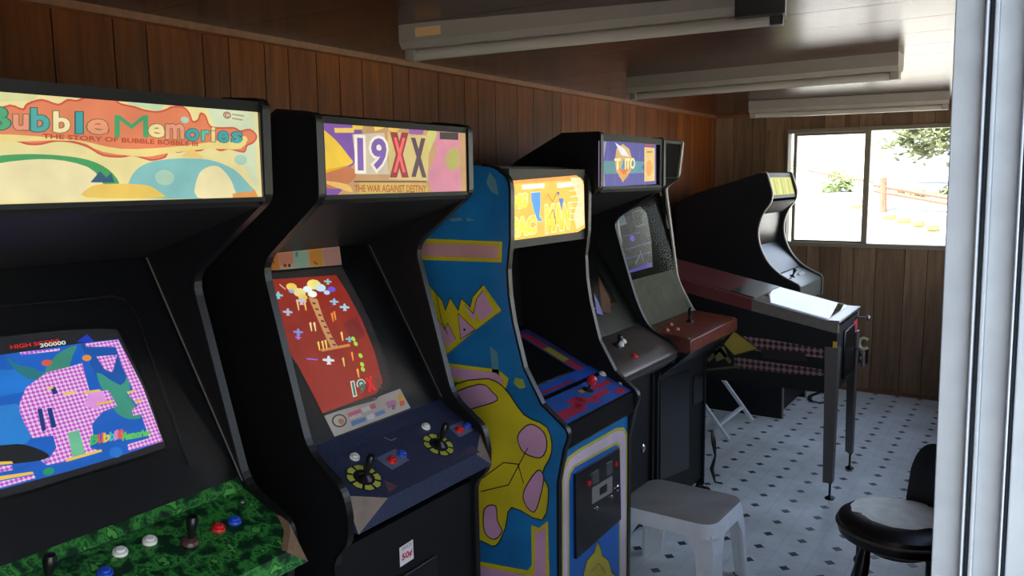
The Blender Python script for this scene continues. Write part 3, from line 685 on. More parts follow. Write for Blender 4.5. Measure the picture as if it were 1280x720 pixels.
for q, c in (([(434,517),(450,511),(452,516),(436,522)], (206,100,120)), ([(451,511),(461,507),(464,512),(454,516)], (214,206,200)), ([(461,507),(468,504),(470,510),(464,512)], (196,80,104)), ([(438,527),(456,521),(458,526),(440,533)], (90,130,180)), ([(458,520),(466,517),(468,523),(460,526)], (210,210,216)), ([(468,516),(480,512),(482,517),(470,521)], (110,140,190)), ([(482,503),(494,499),(496,506),(485,511)], (190,120,150)), ([(496,494),(503,492),(505,500),(498,503)], (222,170,70)), ([(499,502),(505,500),(506,506),(500,508)], (220,90,50))): C2.poly(q, c, 1)
C2.text('19XX', [(438, 525), (452, 520), (451, 516), (437, 521)], (240, 220, 220), 2, .02)
C2.text('0', [(490, 513), (494, 511), (493, 506), (489, 508)], (60, 50, 60), 2); C2.build('instruction_card', ART, t)['label'] = 'pale card below the screen'
S.poly([(296,346),(427,333),(445,366),(462,400),(478,440),(488,478),(470,500),(405,519),(378,470)], (30, 26, 26), 0)
S.poly([(300,356),(332,350),(420,344),(434,366),(452,400),(468,440),(478,478),(470,492),(403,517),(372,456)], (146, 40, 25), 1)
S.poly([(428,404),(446,396),(456,420),(440,428)], (120, 34, 30), 2)
S.poly([(385,372),(396,374),(404,398),(416,424),(422,434),(414,436),(404,416)], (206, 150, 96), 3)
for k in range(8): x, y = 390 + k * 3.6, 378 + k * 7.4; S.poly([(x,y),(x+4,y+1),(x+4,y+3),(x,y+2)], (70, 40, 40), 4)
S.poly([(400,437),(436,430),(438,433),(402,440)], (206, 140, 70), 3)
rr = random.Random(2)
for x, y, r, c in ((364,359,7,(250,220,90)), (374,366,8,(250,230,150)), (392,356,9,(255,240,130)), (400,360,7,(200,235,255)), (384,362,6,(240,250,255)), (378,372,6,(250,220,90)), (364,364,4,(150,170,240)), (390,368,6,(255,255,240)), (414,362,5,(110,90,220)), (408,366,4,(200,220,255))):
    S.disc(x, y, r, r * .75, c, 4, 9, rr.random(), px=True)
def plane_shape(x, y, c, s=1):
    S.poly([(x-1*s,y-4*s),(x+1*s,y-4*s),(x+2*s,y-1*s),(x+6*s,y),(x+6*s,y+2*s),(x+1.5*s,y+2*s),(x+3*s,y+5*s),(x-2*s,y+5*s),(x-1*s,y+2*s),(x-6*s,y+1*s),(x-6*s,y-1*s),(x-1.6*s,y-1*s)], c, 5)
for x, y, c, s in ((347,369,(130,200,210),1), (359,390,(170,190,210),1), (372,415,(120,150,220),1), (409,352,(140,200,200),.8), (430,384,(170,220,230),1), (417,377,(150,200,230),.9), (376,376,(220,200,220),1.1), (410,450,(220,230,240),1.2), (436,424,(120,180,190),.8), (372,422,(170,130,230),.6)): plane_shape(x, y, c, s)
for x, y, c in ((371,382,(250,210,110)), (380,382,(250,210,110)), (387,408,(250,230,160)), (392,408,(250,230,160)), (397,432,(250,220,110)), (402,431,(250,220,110)), (406,430,(250,220,110)), (414,396,(240,150,60)), (417,394,(240,150,60)), (426,420,(250,220,110)), (428,452,(240,210,120)), (439,445,(250,160,60)), (446,466,(255,190,70))):
    S.poly([(x-1.2,y-4),(x+1.2,y-5),(x+2.6,y+6),(x+1.6,y+7)], c, 5)
S.line([(383,449),(396,450)], .004, (130, 110, 220), 5); S.line([(349,356),(356,362)], .003, (250, 200, 200), 5)
for x, y in ((441,424),(444,430),(450,445),(452,456),(453,462)): S.disc(x, y, 2.6, 3.4, (170, 220, 70), 5, 8, px=True)
S.text('19', [(441, 498), (459, 492), (455, 473), (437, 477)], (60, 110, 90), 6, .02, outline=(220, 230, 220), ow=.07)
S.text('X', [(459, 491), (470, 488), (464, 470), (455, 473)], (220, 30, 30), 6, .08); S.text('X', [(471, 488), (477, 486), (473, 472), (467, 474)], (60, 70, 66), 6, .05)
S.build('screen_colours', ART_SCR, t)
gl = Plane(pb.at(0, 0, .010), pb.U, pb.V); Lb = (Vector((-1.905, 1.452)) - Vector((-1.60, .948))).length; w_ = b - a
MB().loft([gl.at(0, .004), gl.at(w_, .004), gl.at(w_, Lb - .02), gl.at(0, Lb - .02)], [gl.at(0, .004, .003), gl.at(w_, .004, .003), gl.at(w_, Lb - .02, .003), gl.at(0, Lb - .02, .003)]).build('screen_glass', GLASS, t, 0, False)
MB().loft([gl.at(w_ - .004, .004, .0035), gl.at(w_, .004, .0035), gl.at(w_, Lb - .02, .0035), gl.at(w_ - .004, Lb - .02, .0035)], [gl.at(w_ - .004, .004, .005), gl.at(w_, .004, .005), gl.at(w_, Lb - .02, .005), gl.at(w_ - .004, Lb - .02, .005)]).build('glass_edge', GREYF, t, 0, False)
pc = slope(a, (-1.385, zB(-1.385)), (-1.56, zB(-1.56)))
for cx, cy in ((455, 597), (548, 556)):
    u, v = pc.uv(cx, cy); R = Art(pc)
    for k in range(8):
        a0 = 2 * math.pi * (k + .1) / 8; a1 = 2 * math.pi * (k + .86) / 8; mid = (a0 + a1) / 2
        R.poly([(u + r * math.cos(q), v + r * math.sin(q)) for r, q in ((.030, a0), (.047, a0), (.049, mid), (.047, a1), (.030, a1), (.031, mid))], (176, 176, 70), 1, 0, False)
    R.disc(u, v, .051, .051, (22, 22, 26), 0); R.disc(u, v, .029, .029, (20, 20, 24), 2); R.build('joystick_ring', ART, cpo)
for nm, q, c in (('button_decal', [(470,573),(494,561),(512,575),(490,588)], (96, 100, 120)), ('button_decal', [(560,534),(578,526),(592,538),(574,547)], (96, 100, 120)), ('worn_patch', [(480,600),(498,608),(486,616)], (96, 62, 70)), ('worn_patch', [(572,570),(590,556),(600,566)], (72, 60, 84))):
    R = Art(pc); R.poly(q, c, 0); R.build(nm, ART, cpo)
R = Art(pc); R.line([(480,547),(489,551),(495,548)], .003, (170,170,180), 1); R.build('scratch', ART, cpo)
for (x, y), m_, l in (((443, 572), WHITEB, 'white start button, left player'), ((532, 534), WHITEB, 'white start button, right player'), ((490, 576), REDB, 'red button, left player'), ((502, 568), BLUEB, 'blue button, left player'), ((574, 538), REDB, 'red button, right player'), ((584, 533), BLUEB, 'blue button, right player')):
    button(pc, *pc.uv(x, y), m_, cpo, .0145, l)
for x, y in ((456, 598), (549, 556)): joystick(pc, *pc.uv(x, y), BLACKB, cpo, .075)
# front panel details
pf = Plane((-1.477, a, 0), (0, 1, 0), (0, 0, 1)); T = Art(pf)
T.poly([(499,685),(516,674),(517,698),(500,709)], (226, 220, 220), 0); T.text('PRICE', [(502,689),(514,681),(514,677),(502,685)], (160,150,150), 1); T.text('50¢', [(502,703),(515,695),(515,685),(502,693)], (190,40,60), 1, .03)
T.build('price_tag', ART, t)['label'] = 'white price tag reading 50 cents'
u, v = pf.uv(497, 722); MB().box((-1.477, a + u - .05, v - .22), (-1.468, a + u + .17, v - .0)).build('coin_door', BLACKG, t, .003)

# ================================================================== cabinet C, blue sides
P3 = [(-2.2, 0), (-2.2, 1.6), (-2.1, 1.70), (-1.53, 1.703), (-1.466, 1.66), (-1.46, 1.62), (-1.462, 1.457), (-1.475, 1.36), (-1.470, 1.27), (-1.455, 1.18), (-1.414, 1.03), (-1.345, .915), (-1.252, .845), (-1.245, .82), (-1.262, .775), (-1.285, .66), (-1.287, 0)]
C0, C1_ = 2.235, 2.80
r3 = rounded(P3, {3: .04, 4: .03, 12: .015, 13: .015})
t = cabinet('blue sided arcade cabinet with pink and yellow bands and a glowing yellow marquee', r3, C0, C1_, (3, len(r3) - 1), BLUEP)
a, b = C0 + TH, C1_ - TH
for ch in list(t.children):
    if ch.name.startswith('side_panel') : pass
boxo('back_panel', (-2.2, a, .02), (-2.185, b, 1.6), BLACK, t); boxo('top_panel', (-2.1, a, 1.685), (-1.55, b, 1.70), BLACK, t)
ps = Plane((-1.5, C0, 1), (1, 0, 0), (0, 0, 1)); D = Art(ps)
Yw, Pk, Ln = (206, 186, 36), (204, 152, 182), (24, 16, 22)
D.poly([(500,297),(628,302),(627,328),(500,324)], Yw, 0); D.poly([(500,303),(623,307),(622,323),(500,319)], (206, 150, 150), 1)
D.poly([(533,352),(546,368),(553,375),(557,388),(563,372),(573,388),(577,373),(588,384),(591,371),(604,356),(627,388),(590,416),(559,443),(548,428)], Yw, 0)
D.line([(537,356),(546,368),(553,375),(557,388),(563,372),(573,388),(577,373),(588,384),(591,371),(604,356)], .003, Ln, 2)
D.line([(627,388),(590,416),(559,443)], .003, (150, 130, 20), 2)
D.poly([(547,398),(556,412),(560,404),(570,424),(560,434),(552,424)], Pk, 1); D.poly([(573,392),(594,412),(576,424)], Pk, 1); D.poly([(581,381),(592,392),(596,374),(604,363),(617,390),(601,402),(596,388),(594,402),(586,392)], Pk, 1)
D.disc(581, 412, 1.6, 1.6, Ln, 3, px=True); D.line([(573,392),(594,412),(576,424)], .0025, Ln, 2, closed=True); D.line([(547,398),(556,412),(560,404),(570,424)], .0025, Ln, 2)
D.line([(546,370),(552,400),(560,418)], .003, Ln, 2); D.line([(581,381),(592,392),(596,374),(604,363)], .0025, Ln, 2)
D.poly([(520,452),(560,454),(623,462),(636,473),(632,486),(596,481),(565,477),(520,474)], Yw, 0); D.poly([(520,456),(562,459),(620,466),(630,475),(626,481),(598,477),(565,472),(520,469)], Pk, 1)
D.poly([(644,472),(654,474),(657,484),(650,486),(642,479)], (150, 160, 60), 0)
# plain rounded yellow and pink patch, an abstract stand-in for the side decoration
def blob(pts, col, L, out=True, k=3):
    P = ps.P(*pts); Q = []
    n = len(P)
    for i in range(n):                                   # smooth closed curve
        p0, p1, p2, p3 = (Vector(P[(i + j - 1) % n]) for j in range(4))
        for s in range(k):
            tt = s / k; Q.append(tuple(.5 * ((2 * p1) + (p2 - p0) * tt + (2 * p0 - 5 * p1 + 4 * p2 - p3) * tt * tt + (3 * p1 - p0 - 3 * p2 + p3) * tt ** 3)))
    D.poly(Q, col, L, 0, False)
    if out: D.line(Q, .004, Ln, L + 1, False, True)
blob([(560,500),(600,474),(628,482),(655,518),(684,534),(690,565),(678,592),(686,612),(678,650),(640,634),(632,660),(620,682),(602,676),(560,660)], Yw, 2)
blob([(650,540),(664,530),(680,540),(684,558),(676,572),(656,566),(648,552)], Pk, 4); blob([(656,612),(672,588),(680,596),(676,620),(668,640),(656,628)], Pk, 4)
blob([(560,496),(600,480),(616,490),(622,500),(600,508),(570,514)], Pk, 4); blob([(606,636),(620,632),(622,650),(628,664),(618,674),(606,664)], Pk, 4)
D.line([(600,600),(630,578),(648,580),(655,604)], .0035, Ln, 5); D.line([(602,614),(636,606),(660,560)], .0035, Ln, 5)
D.poly([(560,695),(601,702),(660,713),(665,706),(664,656),(674,660),(685,651),(688,760),(560,760)], Yw, 0); D.poly([(560,702),(601,708),(664,720),(669,714),(669,662),(675,665),(682,658),(683,760),(560,760)], Pk, 1)
for q in ([(612,215),(620,225),(624,245),(614,240),(608,228)], [(562,273),(578,272),(577,276),(564,277)], [(583,272),(595,275),(584,277)], [(612,432),(622,440),(624,470),(616,470)]): D.poly(q, (96, 140, 150), 0)
D.build('side_art', ART, t)
# marquee box
boxo('marquee_frame', (-1.52, a, 1.425), (-1.475, b, 1.69), mat('dark_grey_frame', (46, 42, 38), .6), t)
pm = Plane((-1.466, a, 1.45), (0, 1, 0), (0, 0, 1)); A = Art(pm)
Y1, Y2, Cr = (252, 192, 0), (255, 226, 40), (255, 248, 190)
A.poly([(637,226),(720,219),(729,226),(731,285),(722,290),(637,301)], Y1, 0); A.poly([(637,226),(720,219),(728,224),(637,230)], (236, 150, 0), 1)
A.poly([(652,231),(680,229),(680,235),(652,237)], (255, 255, 225), 2); A.poly([(696,229),(716,227),(716,233),(696,235)], (255, 255, 225), 2)
A.poly([(663,241),(675,240),(675,256),(674,270),(678,276),(672,277),(667,264),(664,252)], (20, 150, 235), 3); A.line([(663,241),(675,240),(675,256),(674,270),(678,276),(672,277),(667,264),(664,252)], .003, Cr, 3, closed=True)
A.poly([(695,240),(699,240),(698,245)], (30, 90, 190), 3); A.poly([(698,248),(704,248),(702,264),(700,256)], (40, 110, 200), 3)
A.text('MS', [(638, 262), (660, 261), (660, 240), (638, 242)], Y2, 2, .06, outline=Cr, ow=.1)
A.text('PAC', [(637, 298), (671, 293), (671, 268), (637, 271)], Y2, 2, .08, outline=Cr, ow=.12)
A.text('MAN', [(681, 293), (712, 287), (714, 252), (680, 255)], (255, 216, 24), 2, .08, outline=Cr, ow=.12)
A.poly([(712,222),(724,222),(729,230),(730,280),(720,287),(716,270),(722,250)], (255, 226, 160), 5)  # this patch and the streaks below paint glare onto the marquee's right end
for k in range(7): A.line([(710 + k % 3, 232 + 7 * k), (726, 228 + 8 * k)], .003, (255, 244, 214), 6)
A.line([(684,242),(690,252),(696,240)], .003, (150,110,10), 5); A.line([(686,272),(690,262),(694,278)], .003, (120,80,40), 5); A.line([(692,262),(694,280)], .004, (80,60,90), 5)
A.build('marquee', ART_Y, t)
# dark well, monitor pane with printed rim
slab('speaker_panel', (-1.50, 1.44), (-1.78, 1.42), a, b, .012, BLACK, t)
well = [(-1.78, 1.42), (-1.76, 1.05)]
slab('well_back', (-1.76, 1.05), (-1.78, 1.42), a, b, .012, BLACK, t)
pg = slope(a, (-1.405, .905), (-1.76, 1.06)); slab('monitor_bezel', (-1.405, .905), (-1.76, 1.06), a, b, .012, BLACKG, t)
G = Art(pg); wg = b - a; lg = Vector((.355, 0, .155)).length
G.rect(.0, .005, wg, .055, (34, 74, 160), 0); G.rect(wg - .11, .055, wg - .01, lg - .03, (60, 66, 120), 0); G.rect(wg - .10, .05, wg - .05, lg - .05, (150, 44, 70), 1); G.rect(wg - .10, .12, wg - .05, .22, (150, 140, 50), 2)
G.rect(.03, .012, wg - .2, .024, (140, 40, 60), 1); G.rect(0, .055, .05, lg - .03, (34, 60, 130), 0)
G.build('bezel_print', ART, t)
MB().loft([pg.at(.06, .06, .002), pg.at(wg - .12, .06, .002), pg.at(wg - .12, lg - .04, .002), pg.at(.06, lg - .04, .002)], [pg.at(.06, .06, .004), pg.at(wg - .12, .06, .004), pg.at(wg - .12, lg - .04, .004), pg.at(.06, lg - .04, .004)]).build('picture_tube', DARKGLASS, t, 0, False)
# control panel
pc = slope(a, (-1.262, .845), (-1.40, .90)); lc = Vector((.138, 0, .055)).length
cpb = MB(); cpb.prism([(-1.262, .845), (-1.40, .90), (-1.40, .75), (-1.285, .75), (-1.262, .77)], a, b); cpo = cpb.build('control_panel', BLACKG, t)
G = Art(pc); G.rect(.0, .012, wg, lc - .005, (44, 84, 160), 0)
Rd = (168, 40, 66)
for q in ((.0, .03, .2, .07), (.16, .05, .24, .1), (.3, .05, .42, .075), (.36, .085, .5, .11), (.44, .02, .5, .05)): G.rect(*q, Rd, 1)
G.poly([(.2, .07), (.3, .03), (.32, .05), (.22, .1)], Rd, 1, 0, False); G.rect(.28, .1, .36, .12, (170, 120, 40), 1)
G.build('overlay_print', ART, cpo)
u, v = pc.uv(735, 488)
k = MB(); k.lathe([(.022, 0), (.02, .004), (.005, .006), (.005, .03)], pc.at(u, v), pc.U, pc.V, pc.N, 14); j = k.build('joystick', BLACKB, cpo)
k = MB(); k.lathe([(.004, .026), (.014, .03), (.019, .042), (.017, .054), (.008, .062), (.001, .063)], pc.at(u, v), pc.U, pc.V, pc.N, 16); k.build('joystick_ball', REDB, cpo)['label'] = 'red ball top of the joystick'
for x, y in ((753, 468), (777, 479)): button(pc, *pc.uv(x, y), WHITEB, cpo, .016)
# front with painted bands and coin door
boxo('front_panel', (-1.30, a, .05), (-1.288, b, .76), BLUEP, t)
pf = Plane((-1.288, a, 0), (0, 1, 0), (0, 0, 1)); G = Art(pf)
G.poly([(702,600),(704,584),(710,571),(722,562),(770,535),(780,534),(784,542),(784,780),(702,780)], (192, 180, 70), 0); G.poly([(704,600),(706,587),(712,574),(724,565),(770,539),(778,538),(782,545),(782,780),(704,780)], (206, 186, 200), 1)
G.poly([(709,600),(711,590),(716,582),(770,552),(775,555),(776,780),(709,780)], (192, 180, 70), 2); G.poly([(711,602),(713,592),(718,584),(769,556),(773,558),(774,780),(711,780)], (28, 96, 176), 3)
blobq = [(728,720),(733,700),(742,690),(746,676),(750,684),(752,694),(760,700),(764,715),(770,720),(770,745),(726,745)]
G.poly(blobq, (176, 160, 44), 4); G.line(blobq, .004, (30, 26, 30), 5, closed=True); G.line([(738,715),(748,704),(756,716)], .003, (60, 50, 30), 5)
G.build('front_art', ART, t)
def onf(pl, pts, d0, d1): 
    q = pl.P(*pts); ar = sum(q[i - 1][0] * q[i][1] - q[i][0] * q[i - 1][1] for i in range(len(q)))
    if ar < 0: q = q[::-1]
    return MB().loft([pl.at(u, v, d0) for u, v in q], [pl.at(u, v, d1) for u, v in q])
cd_ = onf(pf, [(716,592),(771,560),(773,648),(717,698)], .0025, .012).build('coin_door', BLACKG, t, 0, False)
onf(pf, [(736,609),(761,594),(761,614),(736,629)], .012, .015).build('coin_return_plate', mat('grey_plate', (128, 122, 120), .4), cd_, 0, False)
onf(pf, [(745,609),(754,603),(754,613),(745,618)], .015, .016).build('coin_flap', BLACKB, cd_, 0, False)
for q in ([(736,591),(744,586),(744,601),(736,605)], [(754,579),(761,575),(761,590),(754,594)]): onf(pf, q, .012, .016).build('coin_slot', STEEL, cd_, 0, False)
for x, y in ((731, 603), (765, 579)):
    u, v = pf.uv(x, y); MB().lathe([(.009, 0), (.009, .008), (.001, .009)], pf.at(u, v, .012), pf.U, pf.V, pf.N, 12).build('reject_button', REDB, cd_)
for x, y, r in ((767, 609, .013), (759, 620, .008), (741, 634, .008)):
    u, v = pf.uv(x, y); MB().lathe([(r, 0), (r, .006), (r * .6, .01), (.001, .011)], pf.at(u, v, .012), pf.U, pf.V, pf.N, 12).build('lock', CHROME, cd_)

# ================================================================== cabinet D, blue lit marquee
P4 = [(-2.25, 0), (-2.25, 1.5), (-1.82, 1.718), (-1.593, 1.83), (-1.426, 1.829), (-1.425, 1.617), (-1.675, 1.463), (-1.555, 1.09), (-1.49, .967), (-1.385, .92), (-1.348, .872), (-1.37, .82), (-1.465, .76), (-1.465, 0)]
D0, D1 = 2.815, 3.45
r4 = rounded(P4, {4: .01, 5: .015, 6: .05, 7: .1, 8: .06, 10: .02})
i0 = min(i for i, p in enumerate(r4) if p[0] > -1.9 and p[1] > 1.6)
t = cabinet('black arcade cabinet right of the blue one, blue marquee with a gold emblem', r4, D0, D1, (i0, len(r4) - 1))
a, b = D0 + TH, D1 - TH
boxo('back_panel', (-2.25, a, .02), (-2.235, b, 1.5), BLACK, t); slab('top_panel', P4[1], P4[2], a, b, .015, BLACK, t); slab('top_panel', P4[2], P4[3], a, b, .015, BLACK, t); slab('top_panel', P4[3], (-1.43, 1.825), a, b, .015, BLACK, t)
fr = MB(); fr.box((-1.45, a, 1.80), (-1.428, b, 1.826)); fr.box((-1.45, a, 1.612), (-1.428, b, 1.624)); fr.box((-1.45, b - .03, 1.62), (-1.428, b, 1.80)); fr.build('marquee_frame', BLACK, t)
pm = Plane((-1.43, a, 1.622), (0, 1, 0), (0, 0, 1)); A = Art(pm)
A.poly([(748,176),(820,178),(820,230),(748,234)], (60, 54, 150), 0); A.poly([(748,176),(758,177),(754,200),(756,234),(748,234)], (150, 140, 170), 1)
for x in (760, 770, 800, 808): A.line([(x,178),(x-2,232)], .004, (96, 90, 180), 1)
A.poly([(750,201),(772,201),(772,217),(750,218),(754,210)], (70, 130, 140), 2); A.poly([(786,201),(806,202),(802,209),(806,216),(786,217)], (70, 140, 160), 2)
A.poly([(770,186),(778,180),(786,186),(790,200),(788,214),(778,228),(770,214),(768,200)], (216, 176, 96), 3); A.poly([(768,178),(780,186),(786,196),(776,194)], (240, 236, 240), 4)
for k in range(6): x = 772 + k * 2.6; A.line([(779,210),(x,226 - abs(k - 2.5) * 2)], .004, (240, 130, 40), 5)
A.poly([(770,210),(788,210),(779,218)], (240, 120, 40), 5)
A.text('T', [(767, 212), (775, 212), (775, 198), (767, 198)], (255, 240, 170), 6, .04); A.poly([(775,212),(779,198),(782,212)], (60, 140, 190), 6); A.text('ITO', [(780, 212), (793, 211), (793, 197), (780, 198)], (255, 240, 170), 6, .04)
A.poly([(805,184),(818,185),(818,226),(805,227)], (240, 200, 110), 3); A.disc(811, 210, 4, 10, (240, 160, 70), 4, px=True); A.line([(808,190),(815,190)], .004, (130,90,60), 4); A.poly([(804,180),(818,180),(812,184)], (170,30,60), 3)
A.build('marquee', ART_LIT, t)
hood = slab('speaker_panel', (-1.435, 1.612), (-1.85, 1.47), a, b, .012, BLACK, t)
slab('monitor_bezel', (-1.535, .985), (-1.85, 1.47), a, b, .012, BEZEL, t)
pb = slope(a, (-1.535, .985), (-1.85, 1.47)); ws = b - a
MB().loft([pb.at(.09, .12, .001), pb.at(ws - .09, .12, .001), pb.at(ws - .09, .5, .001), pb.at(.09, .5, .001)], [pb.at(.1, .13, .006), pb.at(ws - .1, .13, .006), pb.at(ws - .1, .49, .006), pb.at(.1, .49, .006)]).build('picture_tube', DARKGLASS, t, 0, False)
S = Art(Plane(pb.at(0, 0, .006), pb.U, pb.V)); S.poly([(748,345),(762,372),(764,392),(752,390)], (74, 46, 40), 0); S.poly([(742,366),(748,378),(754,394),(746,392)], (120, 120, 200), 1); S.build('screen_colours', ART_DIM, t)  # the tube is dark; these glowing patches paint a reflection in it
MB().loft([pb.at(0, .004, .01), pb.at(ws, .004, .01), pb.at(ws, .56, .01), pb.at(0, .56, .01)], [pb.at(0, .004, .013), pb.at(ws, .004, .013), pb.at(ws, .56, .013), pb.at(0, .56, .013)]).build('screen_glass', GLASSD, t, 0, False)
cpo = MB().prism(rounded([(-1.535, .985), (-1.375, .905), (-1.345, .872), (-1.352, .84), (-1.40, .80), (-1.52, .80)], {1: .02, 2: .02}), a, b).build('control_panel', GREYCP, t)
pc = slope(a, (-1.375, .905), (-1.535, .985))
joystick(pc, *pc.uv(771, 432), BLACKB, cpo, .05)
for x, y, m_ in ((779, 427, WHITEB), (776, 431, WHITEB), (793, 446, REDB)): button(pc, *pc.uv(x, y), m_, cpo, .015)
boxo('front_panel', (-1.49, a, .05), (-1.475, b, .80), BLACK, t)
pf = Plane((-1.475, a, 0), (0, 1, 0), (0, 0, 1)); u, v = pf.uv(803, 560); MB().lathe([(.02, 0), (.02, .006), (.012, .012), (.001, .013)], pf.at(u, v), pf.U, pf.V, pf.N, 14, 0, .7, 1.1).build('lock', CHROME, t)

# ================================================================== cabinet E, red control top
P5 = [(-2.2, 0), (-2.2, 1.72), (-1.70, 1.85), (-1.598, 1.845), (-1.618, 1.665), (-1.69, 1.60), (-1.616, 1.11), (-1.523, .948), (-1.305, .927), (-1.296, .865), (-1.43, .80), (-1.45, .72), (-1.45, 0)]
E0, E1 = 3.462, 4.12
r5 = rounded(P5, {3: .015, 4: .015, 5: .02, 6: .04, 7: .02})
t = cabinet('black arcade cabinet with a worn red control top, beside the pinball machine', r5, E0, E1, (2, min(i for i, p in enumerate(r5) if p[1] < .88 and p[0] > -1.31)), BLACK, TMOLDL)
a, b = E0 + TH, E1 - TH
boxo('back_panel', (-2.2, a, .02), (-2.185, b, 1.72), BLACK, t); slab('top_panel', P5[1], P5[2], a, b, .015, BLACK, t); slab('top_panel', P5[2], (-1.60, 1.843), a, b, .015, BLACK, t)
slab('marquee', (-1.622, 1.665), (-1.603, 1.84), a, b, .012, MATTE, t); slab('speaker_panel', (-1.622, 1.662), (-1.735, 1.585), a, b, .012, BLACK, t)
slab('monitor_bezel', (-1.63, 1.17), (-1.735, 1.59), a, b, .012, MATTE, t); slab('lower_bezel', (-1.535, .955), (-1.63, 1.17), a, b, .012, OLIVE, t)
pb = slope(a, (-1.63, 1.17), (-1.735, 1.59)); S = Art(pb)
S.poly([(770,268),(800,258),(808,266),(814,300),(816,334),(788,340),(775,300)], (26, 26, 34), 0)
S.poly([(786,338),(814,328),(815,333),(788,341)], (60, 50, 190), 1)
for q in ([(782,312),(812,303)], [(780,324),(814,315)], [(778,296),(800,290)]): S.line(q, .006, (56, 50, 130), 1)
S.poly([(772,270),(780,268),(783,280),(774,283)], (90, 110, 130), 1); S.disc(790, 298, 3, 4, (100, 70, 210), 2, px=True); S.line([(800,314),(804,326)], .006, (110, 110, 140), 1); S.line([(794,330),(800,318)], .006, (100, 100, 130), 1)
S.line([(790,266),(802,262),(806,280),(795,284)], .006, (70, 76, 90), 1, closed=True)
S.build('screen_colours', ART_DIM, t)
w_ = b - a; p2 = slope(a, (-1.535, .955), (-1.63, 1.17))
MB().loft([pb.at(0, 0, .008), pb.at(w_, 0, .008), pb.at(w_, .42, .008), pb.at(0, .42, .008)], [pb.at(0, 0, .011), pb.at(w_, 0, .011), pb.at(w_, .42, .011), pb.at(0, .42, .011)]).build('screen_glass', GLASSD, t, 0, False)
boxo('glass_clip', (-1.72, b - .012, 1.30), (-1.68, b - .006, 1.56), BLACKG, t)
MB().prism([(-1.722, 1.585), (-1.714, 1.588), (-1.664, 1.39), (-1.672, 1.387)], b - .006, b).build('glass_edge', TMOLDL, t)
cpo = MB().prism([(-1.535, .955), (-1.32, .935), (-1.292, .925), (-1.29, .868), (-1.30, .862), (-1.535, .862)], E0 - .004, E1 + .004).build('control_panel', REDCP, t, .004)
MB().prism([(-1.32, .862), (-1.30, .862), (-1.44, .74), (-1.46, .74)], a, b).build('control_box', BLACKG, t)
pc = slope(E0, (-1.32, .935), (-1.535, .955))
joystick(pc, *pc.uv(862, 402), BLACKB, cpo, .07)
for x, y in ((838, 406), (846, 412), (833, 413)): button(pc, *pc.uv(x, y), mat('worn_orange_button', (150, 84, 60), .3), cpo, .014)
boxo('front_panel', (-1.475, a, .04), (-1.46, b, .76), BLACK, t)
fp = Plane((-1.46, a, 0), (0, 1, 0), (0, 0, 1))
onf(fp, [(824,475),(860,462),(860,585),(824,600)], .0, .006).build('coin_door', BLACKG, t, 0, False)
onf(fp, [(866,470),(878,464),(878,500),(866,506)], .0, .004).build('vent_plate', BLACKG, t, 0, False)

# ================================================================== cabinet F by the back wall
P6 = [(-2.2, 0), (-2.2, 1.48), (-2.067, 1.545), (-1.60, 1.685), (-1.565, 1.69), (-1.522, 1.553), (-1.525, 1.49), (-1.585, 1.41), (-1.615, 1.30), (-1.60, 1.19), (-1.545, 1.08), (-1.46, 1.0), (-1.335, .94), (-1.318, .92), (-1.318, .80), (-1.42, .72), (-1.41, .0)]
F0, F1 = 5.55, 6.22
r6 = rounded(P6, {4: .02, 5: .02, 6: .03, 7: .05, 8: .06, 9: .06, 10: .06, 11: .05, 13: .015})
t = cabinet('black arcade cabinet with a curved front and yellow green marquee, beside the window', r6, F0, F1, (3, len(r6) - 1), BLACK, mat('grey_edge_trim', (120, 112, 98), .3))
a, b = F0 + TH, F1 - TH
boxo('back_panel', (-2.2, a, .02), (-2.185, b, 1.48), BLACK, t); slab('top_panel', P6[1], P6[2], a, b, .015, BLACK, t); slab('top_panel', P6[2], P6[3], a, b, .015, BLACK, t)
pm = slope(a, (-1.536, 1.535), (-1.572, 1.66)); slab('marquee_frame', (-1.528, 1.51), (-1.575, 1.682), a, b, .02, GREYF, t)
A = Art(Plane(pm.at(0, 0, .004), pm.U, pm.V)); A.rect(.03, -.005, b - a - .03, .12, (206, 206, 40), 0)
for k in range(9): A.poly([(.05 + k * .06, 0), (.08 + k * .06, 0), (.1 + k * .06, .11), (.075 + k * .06, .11)], ((230, 224, 70), (150, 170, 40), (210, 190, 30))[k % 3], 1, 0, False)
A.build('marquee', ART_LIT, t)
slab('speaker_panel', (-1.535, 1.49), (-1.62, 1.41), a, b, .012, BLACK, t)
slab('monitor_bezel', (-1.625, 1.41), (-1.65, 1.18), a, b, .012, BLACKG, t); slab('lower_bezel', (-1.65, 1.18), (-1.48, 1.0), a, b, .012, BLACKG, t)
cpo = MB().prism([(-1.50, 1.0), (-1.345, .93), (-1.328, .915), (-1.328, .80), (-1.50, .80)], a, b).build('control_panel', mat('pale_green_grey_panel', (120, 122, 110), .25), t)
pc = slope(a, (-1.345, .93), (-1.50, 1.0)); joystick(pc, .2, .09, BLACKB, cpo, .06)
for u in (.35, .4, .45): button(pc, u, .08, WHITEB, cpo, .015)
boxo('front_panel', (-1.435, a, .05), (-1.42, b, .80), BLACK, t)

